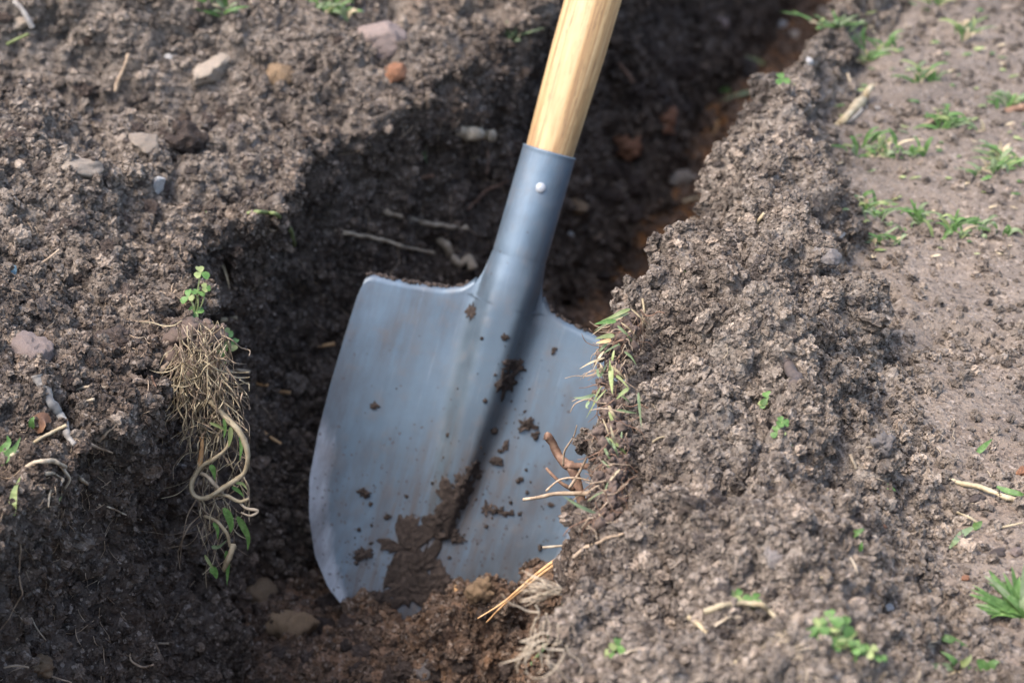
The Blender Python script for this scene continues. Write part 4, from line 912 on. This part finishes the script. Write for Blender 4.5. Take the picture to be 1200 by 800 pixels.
def tuft(px, py, label, blades, group=None, cat='grass', name='grass_tuft'):
    """blades: (dx0, dy0, dx1, dy1, width px, material, sag) in photo pixels from the root"""
    loc, nor = hit(px, py); t = empty(name, loc, label, cat, group); s = pxsize(loc)
    for i, (a0, b0, a1, b1, w, mt, sag) in enumerate(blades):
        p0 = loc + RT * a0 * s - UP * b0 * s; p2 = loc + RT * a1 * s - UP * b1 * s - FW * s * 4 + nor * s * 2; p1 = (p0 + p2) * .5 + nor * sag * s
        blade_part(t, [p0 - nor * s * 2, p0 * .5 + p1 * .5 + nor * sag * .3 * s, p1, p1 * .45 + p2 * .55 + nor * sag * .3 * s, p2], w * s, mt, fold=.3, twist=(i % 3 - 1) * .5)
    return t
rg0 = random.Random(8)
clover(228, 374, 'tall clover seedling with a two-leaf top on the left lip', [(8, -54, 15), (-6, -26, 14), (4, -32, 11), (14, -36, 10), (2, -8, 11)])
clover(236, 398, 'low spreading clover below the tall seedling', [(30, -6, 15), (36, 6, 14), (24, 14, 13), (-6, 2, 12), (12, 2, 12), (22, 30, 12)])
tuft(256, 300, 'small pale grass sprout on the left lip above the clover', [(0, 0, -16, -52, 6, 'grass', 4), (0, 0, -8, -40, 8, 'grass', 3), (0, 0, -2, -32, 8, 'grass_pale', 2), (2, 2, 6, -22, 7, 'straw', 2), (0, 4, -6, 26, 4, 'straw', 2), (2, 6, 12, 40, 3, 'straw', 3)])
def lone_blade(label, pts, w, mat, nrm=None, twist=.4, name='grass_sprig'):
    P = on_ground(pts, 1.); o_ = P[0]; V, F = ribbon(P, w * pxsize(P[0]), nrm or Vector((0, -.6, .8)), .3, twist); ob = meshobj(name, [v - o_ for v in V], F, MAT[mat]); ob.location = o_
    return tag(ob, label, 'grass')
S('grass_stalk', 'pale green stalk arching over the dark wall', 'grass', 'grass_pale', [(290, 250), (305, 248, .06), (322, 250, .12), (334, 260, .14), (342, 273, .12), (345, 288, .08)], 5, 6, wob=.08)
S('root', 'faint tan root curling under the arching stalk', 'root', 'root_tan', [(292, 254), (305, 266, .04), (320, 270, .05), (335, 264, .05)], 3, 2)
lone_blade('green leaf lying at the edge of the near bank', [(-6, 545), (6, 537, .04), (18, 524, .05), (24, 512, .04)], 12, 'grass')
lone_blade('second green leaf behind the one on the near bank', [(-4, 533), (4, 526, .05), (10, 518, .04), (8, 510, .04)], 9, 'clover')
lone_blade('pale green grass base standing on the near bank', [(16, 604), (15, 590, .04), (17, 575, .05), (24, 558, .04)], 9, 'grass_pale', twist=.1)
lone_blade('yellow-green bit of stem on the near bank', [(48, 608), (56, 600, .04), (64, 592, .05), (73, 581, .04)], 8, 'grass_pale', twist=.1)
lone_blade('brown dead leaf next to the bark strip', [(42, 505), (46, 496, .05), (52, 490, .06), (60, 494, .04)], 20, 'dead_leaf')
lone_blade('tiny green leaf beside the brown dead leaf', [(38, 502), (37, 494, .04), (40, 488, .04)], 7, 'grass')
lone_blade('green leaf scrap at the ridge foot beside tan grit', [(1032, 574), (1040, 570, .04), (1050, 575, .03)], 7, 'grass')
lone_blade('small dark green leaf above the wavy root', [(998, 628), (1004, 624, .04), (1013, 619, .04)], 8, 'grass')
lone_blade('tiny green leaf just below the small dark one', [(1008, 646), (1009, 640, .03), (1010, 634, .03)], 5, 'clover')
lone_blade('lone green leaf on bare packed soil', [(1144, 531), (1150, 526, .03), (1156, 520, .03), (1163, 514, .03)], 7, 'grass')
lone_blade('broad grey-green blade on the packed soil under thin straw', [(1140, 618), (1130, 624, .03), (1120, 634, .04), (1110, 645, .03)], 9, 'grass_dull')
lone_blade('green bit of leaf by the pale straw', [(1140, 618), (1146, 615, .03), (1151, 610, .03)], 9, 'grass')
lone_blade('green blade crossing the end of the long straw', [(1168, 570), (1180, 575, .04), (1192, 578, .04), (1206, 582, .03)], 7, 'grass')
lone_blade('tiny green leaf near the far foot of the ridge', [(806, 322), (803, 318, .03), (801, 312, .03)], 4, 'grass_pale')
lone_blade('greenish stalk hanging on the trench wall by the brick', [(494, 152, .03), (498, 165, .04), (497, 178, .04), (500, 192, .03)], 7, 'grass_dull')
clover(912, 508, 'small clover seedling with drooping leaves on the ridge flank', [(4, -14, 13), (-2, -2, 12), (10, 12, 10)])
clover(899, 478, 'bright two-leaf seedling above the drooping clover', [(0, -12, 13), (-6, -4, 9)])
clover(706, 776, 'lone bright clover at the near edge of the ridge', [(17, -20, 17), (10, -12, 13)])
clover(972, 752, 'leafy clover clump growing from the dug-out sod', [(-14, -18, 18), (0, -28, 19), (16, -20, 20), (22, -4, 17), (-2, -8, 18), (8, 4, 15), (-24, -8, 15), (-30, 2, 12), (34, 6, 13)], size=1.3)
clover(1015, 770, 'small clover right of the leafy clump', [(4, -10, 15), (-10, -6, 13), (14, 0, 12)])
clover(884, 715, 'small clover on the arching pale root', [(-2, -14, 15), (-22, -18, 12)])
tuft(1196, 722, 'big fresh grass tuft on the packed soil', [(rg0.uniform(-6, 8), rg0.uniform(-4, 6), math.sin(t_) * l_ * .8, -math.cos(t_) * l_ * .85, rg0.uniform(6, 11), rg0.choice(['grass', 'grass', 'grass_dull', 'clover']), rg0.uniform(4, 12)) for t_, l_ in [(rg0.uniform(-1.7, .9), rg0.uniform(30, 84)) for _ in range(26)]])
tuft(1120, 782, 'low grass tuft with dry leaves by the near sod', [(0, 0, -44, -4, 9, 'grass_dull', 8), (0, 0, -20, -20, 8, 'grass', 8), (0, 0, 16, -16, 8, 'grass_pale', 6), (0, 0, 30, 6, 8, 'grass', 6), (0, 0, -30, 12, 8, 'straw', 6), (0, 0, 10, 10, 7, 'straw', 6)])
tuft(1160, 790, 'green leaf clump at the near right sod', [(0, 0, -12, -18, 12, 'clover', 5), (0, 0, 12, -14, 12, 'grass', 5), (0, 0, 22, 2, 10, 'grass', 5)])
lone_blade('green blade above the near right sod', [(1100, 746), (1110, 748, .04), (1122, 752, .04), (1134, 757, .03)], 9, 'grass')
# grass on the far packed soil
rg = random.Random(3)
def far_tuft(px, py, wpx, hpx, n, label, group=None):
    bl_ = []; n = int(n * 2.0)
    cs = [(rg.gauss(0, .5) * wpx, rg.gauss(0, .45) * hpx) for _ in range(max(3, n // 5))]
    for _ in range(n):
        c_ = rg.choice(cs); a0 = c_[0] + rg.gauss(0, 5); b0 = c_[1] + rg.gauss(0, 2.5); an = rg.uniform(-1, 1)
        ln = rg.uniform(10, 42)
        bl_.append((a0, b0, a0 + math.sin(an * 1.5) * ln, b0 - math.cos(an * 1.4) * ln * .5 + rg.uniform(-3, 6), rg.uniform(2.5, 6), rg.choice(['grass', 'grass', 'clover', 'grass_dull', 'grass_dull', 'grass_pale', 'straw']), rg.uniform(2, 8)))
    return tuft(px, py, label, bl_, group)
far_tuft(1040, 182, 44, 20, 26, 'wide flattened grass clump below the thick pale stick')
far_tuft(1010, 250, 26, 22, 20, 'bright grass clump behind the grey flat stone')
far_tuft(1060, 268, 40, 18, 24, 'long trailing grass patch on the packed soil')
far_tuft(1145, 276, 44, 14, 20, 'trailing grass continuing right of the long patch')
far_tuft(1030, 285, 16, 8, 8, 'short leafy bit under the bright grass clump')
far_tuft(1120, 150, 26, 12, 14, 'loose green clump beside the brown twig')
far_tuft(1175, 195, 30, 12, 14, 'grass clump at the edge of the far packed soil')
far_tuft(1090, 96, 20, 8, 9, 'pale grass spot on the far packed soil')
far_tuft(1145, 48, 20, 10, 9, 'dim grass spot farthest out on the packed soil')
far_tuft(1105, 6, 22, 10, 9, 'faint grass clump at the far side')
far_tuft(1018, 72, 18, 18, 14, 'tangled grass and roots on the far ridge back')
far_tuft(985, 30, 18, 16, 12, 'green tuft by the pale tan stone')
far_tuft(1185, 128, 16, 8, 8, 'grass blades around the dark stub')
far_tuft(1140, 205, 26, 10, 9, 'sparse grass between the two larger clumps')
far_tuft(385, 12, 26, 14, 20, 'green grass clump beyond the left heap')
far_tuft(268, 16, 7, 8, 5, 'pale sprout beyond the left heap')
far_tuft(240, 8, 5, 8, 4, 'dark green sprout beside the pale sprout')
far_tuft(596, 40, 10, 10, 6, 'dull weed on the lip left of the handle')
clover(916, 102, 'round-leaved seedling on the far ridge', [(0, -8, 12), (8, -2, 9)])
clover(852, 112, 'small green seedling leaning over the trench', [(-2, -6, 9)])
lone_blade('pale blade reaching over the far trench edge', [(905, 82), (894, 75, .05), (882, 69, .08), (872, 66, .08)], 6, 'grass_pale')
lone_blade('dull blade lying across the far ridge', [(880, 108), (866, 111, .04), (852, 116, .05), (842, 118, .04)], 6, 'grass_dull')
# scattered leaf scraps over the packed soil
FAR_MARKS = [(1040, 182, 'the wide grass clump'), (1010, 250, 'the bright grass clump'), (1060, 268, 'the long grass patch'), (1145, 276, 'the trailing grass'), (1120, 150, 'the brown twig'), (1175, 195, 'the edge grass clump'), (1090, 96, 'the pale grass spot'), (1145, 48, 'the farthest grass spot'), (1105, 6, 'the faint grass clump'), (1018, 72, 'the tangled ridge grass'), (1000, 125, 'the thick pale stick'), (1185, 128, 'the dark stub'), (1064, 30, 'the far pale pebble')]
for i in range(120):
    px, py = rg.uniform(985, 1200), rg.uniform(10, 300); ln = rg.uniform(6, 16); an = rg.uniform(-.6, .6) + (3.14 if rg.random() < .5 else 0)
    P = on_ground([(px, py), (px + math.cos(an) * ln * .5, py + math.sin(an) * ln * .3, .03), (px + math.cos(an) * ln, py + math.sin(an) * ln * .6, .02)], 1.); o_ = P[0]
    if max((P[1] - P[0]).length, (P[2] - P[1]).length) > .05: continue
    dry_ = rg.random() < .3
    V, F = ribbon(P, rg.uniform(2, 6) * pxsize(o_), Vector((0, -.3, .95)), .25, rg.uniform(-.5, .5)); ob = meshobj('leaf_scrap', [v - o_ for v in V], F, MAT['straw' if dry_ else rg.choice(['grass', 'grass_pale'])]); ob.location = o_
    tag(ob, ('dry straw-coloured leaf scrap near ' if dry_ else 'green leaf scrap near ') + min(FAR_MARKS, key=lambda q_: (q_[0] - px) ** 2 + (q_[1] - py) ** 2)[2], 'leaf', 'dry leaf scraps' if dry_ else 'green leaf scraps')

# the turf hanging down the left wall
loc, nor = hit(232, 392)
sod = empty('hanging_turf', loc, 'mat of dry roots and grass hanging down the left trench wall', 'turf')
rs = random.Random(21); parts = []
def hang(px, py, out_): return at_y(px, py, 1.392 - out_ * .9)
for i in range(340):
    x = rs.uniform(205, 268) if i < 210 else rs.uniform(228, 285); y = rs.uniform(375, 470) if i < 210 else rs.uniform(440, 620); d = rs.uniform(-.5, .6); l_ = rs.uniform(25, 80); pts = []
    for j in range(5):
        pts.append(hang(x, y, rs.uniform(.008, .032))); d += rs.uniform(-.7, .7); x += math.sin(d) * l_ / 4; y += math.cos(d) * l_ / 4; x = min(x, 292)
    if all((pts[k_ + 1] - pts[k_]).length < .05 for k_ in range(4)):
        r_ = rs.uniform(.00015, .0005); parts.append(tube_data(pts, [r_, r_, r_ * .9, r_ * .8, r_ * .5], 5, .2, i))
V, F = merge(parts[::2]); tag(meshobj('root_mat', [v - loc for v in V], F, MAT['root_tan'], sod), kind='stuff')
V, F = merge(parts[1::2]); tag(meshobj('root_mat', [v - loc for v in V], F, MAT['straw'], sod), kind='stuff')
soilp = []; bits = [clod_mesh(970 + i, MAT['mud'], 3) for i in range(5)]
for i in range(130):
    x, y = rs.gauss(226, 15), rs.uniform(378, 445); r_ = .0015 + .0075 * rs.random() ** 1.8; c = at_y(x, y, 1.397 + rs.uniform(.0, .03)); cm_ = bits[i % 5]
    qr = Euler((rs.uniform(0, 6), rs.uniform(0, 6), rs.uniform(0, 6))).to_matrix() * r_; soilp.append(([c + qr @ vt.co - loc for vt in cm_.vertices], [tuple(f.vertices) for f in cm_.polygons]))
V, F = merge(soilp); tag(meshobj('clinging_soil', V, F, MAT['clod_damp'], sod), kind='stuff'); soilp = []
def hs(pts, out_): return [hang(x, y, o + .014) for (x, y), o in zip(pts, out_)]
thread(sod, hs([(246, 470), (262, 488), (280, 505), (291, 530), (286, 552), (266, 568), (243, 583), (228, 580), (224, 566), (236, 547), (252, 537), (265, 525), (270, 508)], [.008, .012, .018, .02, .02, .022, .022, .02, .016, .014, .016, .016, .012]), .0021, .0012, 'straw', 'curled_root', .12)
thread(sod, hs([(236, 555), (245, 562), (254, 570), (262, 578)], [.014, .018, .02, .02]), .0016, .0012, 'root_pale', 'curled_root', .2)
thread(sod, hs([(252, 580), (266, 582), (280, 587), (292, 584)], [.014, .02, .022, .022]), .0014, .001, 'straw', 'stem', .2)
thread(sod, hs([(280, 588), (288, 596), (302, 598), (294, 604), (282, 600)], [.02, .022, .022, .022, .02]), .0011, .0008, 'root_pale', 'curled_root', .15)
thread(sod, hs([(240, 605), (254, 612), (266, 625), (270, 640)], [.012, .018, .02, .018]), .0013, .001, 'straw', 'stem', .2)
thread(sod, hs([(272, 640), (268, 655), (262, 668)], [.018, .02, .018]), .0028, .0014, 'straw', 'stem', .2)
thread(sod, hs([(236, 512), (236, 530), (234, 548)], [.01, .012, .012]), .0016, .0016, 'root_orange', 'root', .2)
for pts, w_, m_ in [([(262, 595), (268, 604), (271, 616), (270, 624)], 9, 'grass'), ([(278, 605), (285, 616), (291, 630), (290, 645)], 8, 'grass'), ([(250, 612), (255, 620), (255, 632)], 5, 'grass'), ([(265, 645), (267, 660), (266, 686)], 6, 'grass'), ([(247, 664), (252, 670), (254, 678)], 9, 'clover'), ([(240, 650), (246, 660), (252, 668)], 4, 'grass_pale'),
                    ([(272, 570), (280, 575), (286, 582)], 5, 'grass'), ([(246, 545), (250, 550), (252, 562)], 7, 'grass'), ([(270, 500), (270, 512), (268, 524)], 6, 'grass_pale'), ([(282, 508), (283, 522), (281, 540)], 5, 'grass'), ([(262, 490), (264, 502), (262, 514)], 4, 'grass'), ([(248, 640), (256, 640), (266, 632)], 5, 'grass_dull'), ([(276, 566), (284, 566), (290, 574)], 4, 'grass_pale'), ([(246, 495), (258, 500), (266, 506)], 4, 'grass_pale')]:
    P = hs(pts, [.02] * len(pts)); blade_part(sod, P, w_ * pxsize(P[0]), m_, Vector((.2, -.9, .2)))
# the turf edge hanging from the right bank in front of the blade
loc = at_y(722, 440, 1.31)
sod = empty('hanging_turf', loc, 'ragged strip of turf along the edge of the right bank', 'turf')
parts = []; soilp = []
edge_pts = [(738, 362), (722, 385), (712, 412), (708, 440), (708, 470), (712, 500), (712, 530), (708, 560), (704, 590), (694, 620)]
def edge_at(t):
    i = min(int(t * 9), 8); f = t * 9 - i; return edge_pts[i][0] * (1 - f) + edge_pts[i + 1][0] * f, edge_pts[i][1] * (1 - f) + edge_pts[i + 1][1] * f
def edge_y(py): return float(np.interp(py, [360, 400, 440, 500, 560, 620], [1.385, 1.335, 1.295, 1.24, 1.19, 1.14]))
for i in range(260):
    x, y = edge_at(rs.random()); x += rs.uniform(-8, 24); d = rs.uniform(-1.3, .9); l_ = rs.uniform(14, 50); pts = []; yw = edge_y(y) + rs.uniform(-.012, .02)
    for j in range(5):
        pts.append(at_y(x, y, yw)); d += rs.uniform(-.8, .8); x += math.sin(d) * l_ / 4; y += math.cos(d) * l_ / 4
    r_ = rs.uniform(.0002, .0005); parts.append(tube_data(pts, [r_, r_, r_ * .9, r_ * .8, r_ * .5], 5, .2, i))
V, F = merge(parts[:150]); tag(meshobj('root_mat', [v - loc for v in V], F, MAT['root_brown'], sod), kind='stuff')
V, F = merge(parts[150:]); tag(meshobj('root_mat', [v - loc for v in V], F, MAT['root_tan'], sod), kind='stuff')
for i in range(420):
    x, y = edge_at(rs.random()); x += rs.gauss(8, 9); r_ = .0007 + .0032 * rs.random() ** 2.2; c = at_y(x, y + 4, edge_y(y) + rs.uniform(-.005, .02))
    cm_ = bits[i % 5]; qr = Euler((rs.uniform(0, 6), rs.uniform(0, 6), rs.uniform(0, 6))).to_matrix() * (r_ * 1.25)
    soilp.append(([c + qr @ vt.co - loc for vt in cm_.vertices], [tuple(f.vertices) for f in cm_.polygons]))
V, F = merge(soilp); tag(meshobj('clinging_soil', V, F, MAT['clod_damp'], sod), kind='stuff')
for i in range(34):
    t_ = rs.random(); x, y = edge_at(t_); x += rs.uniform(-6, 18); yw = edge_y(y) - rs.uniform(0, .015); an = rs.uniform(-1.2, .9); ln = rs.uniform(16, 52); dn = 1 if rs.random() < .8 else -.6
    P = [at_y(x, y, yw), at_y(x + math.sin(an) * ln * .5, y + dn * math.cos(an) * ln * .4, yw - .004), at_y(x + math.sin(an) * ln, y + dn * math.cos(an) * ln, yw - .002)]
    blade_part(sod, P, rs.uniform(1.6, 4) * pxsize(P[0]), rs.choice(['grass_pale', 'grass_dull', 'grass_dull', 'straw', 'straw']), Vector((-.3, -.8, .3)))
for pts, w_, m_ in [([(738, 362), (728, 366), (716, 372), (704, 376)], 6, 'grass_pale'), ([(722, 376), (710, 377), (696, 380)], 7, 'grass'), ([(720, 393), (710, 394), (697, 397)], 7, 'grass_pale'), ([(716, 398), (708, 400), (698, 402)], 6, 'root_orange'), ([(716, 430), (717, 445), (718, 462)], 9, 'grass_pale'), ([(722, 440), (728, 444), (738, 456)], 5, 'grass_pale'), ([(736, 455), (730, 460), (722, 468)], 6, 'grass_pale'),
                    ([(748, 460), (750, 480), (752, 502)], 5, 'grass_dull'), ([(722, 480), (735, 482), (747, 484)], 4, 'grass_dull'), ([(697, 462), (684, 466), (672, 466)], 5, 'grass_dull'), ([(690, 470), (688, 476), (690, 478)], 5, 'grass_dull'), ([(732, 412), (740, 418), (746, 428)], 4, 'grass_dull'), ([(700, 432), (703, 440), (712, 425)], 5, 'grass_dull')]:
    P = [at_y(x, y, edge_y(y) - .012) for x, y in pts]; blade_part(sod, P, .8 * w_ * pxsize(P[0]), m_, Vector((-.2, -.9, .3)))
# the white fibrous tuft on the right bank edge
loc = at_y(655, 692, 1.09); ft = empty('root_tuft', loc, 'fan of bleached white fibrous roots below the orange roots', 'roots'); parts = []
for i in range(34):
    an = rs.uniform(-.5, .42); ln = rs.uniform(24, 50); pts = []; x, y = 656 + rs.uniform(-2, 3), 692 + rs.uniform(-5, 4)
    for j in range(4): f = j / 3; pts.append(at_y(x - math.cos(an) * ln * f, y + math.sin(an) * ln * f + 4 * f * f * rs.uniform(-1, 1), 1.10 + rs.uniform(-.008, .008)))
    parts.append(tube_data(pts, [.00032, .0003, .00026, .0002], 5, .3, i))
V, F = merge(parts); tag(meshobj('fibre', [v - loc for v in V], F, MAT['root_pale'], ft), kind='stuff')
parts = []
loc = at_y(640, 740, 1.03); ft = empty('root_tuft', loc, 'loose pale roots tangled round the green-tinged runner', 'roots')
for i in range(26):
    x, y = rs.uniform(618, 664), rs.uniform(700, 775); d = rs.uniform(-1.2, .8); l_ = rs.uniform(20, 55); pts = []; yw = float(np.interp(y, [700, 780], [1.075, .99])) + rs.uniform(-.01, .01)
    for j in range(5): pts.append(at_y(x, y, yw)); d += rs.uniform(-.7, .7); x += math.sin(d) * l_ / 4; y += math.cos(d) * l_ / 4
    parts.append(tube_data(pts, [.0005, .00045, .0004, .0003, .0002], 5, .2, i))
V, F = merge(parts); tag(meshobj('fibre', [v - loc for v in V], F, MAT['root_pale'], ft), kind='stuff')
# matted roots of the near right sod
fibres('sod_roots', 'dry root threads matted over the near clover sod', [(885, 725, 1095, 798, 120, 34, 2.4), (825, 700, 930, 770, 34, 30, 2.2)], 'root_pale', seed=9, spread=2.6)
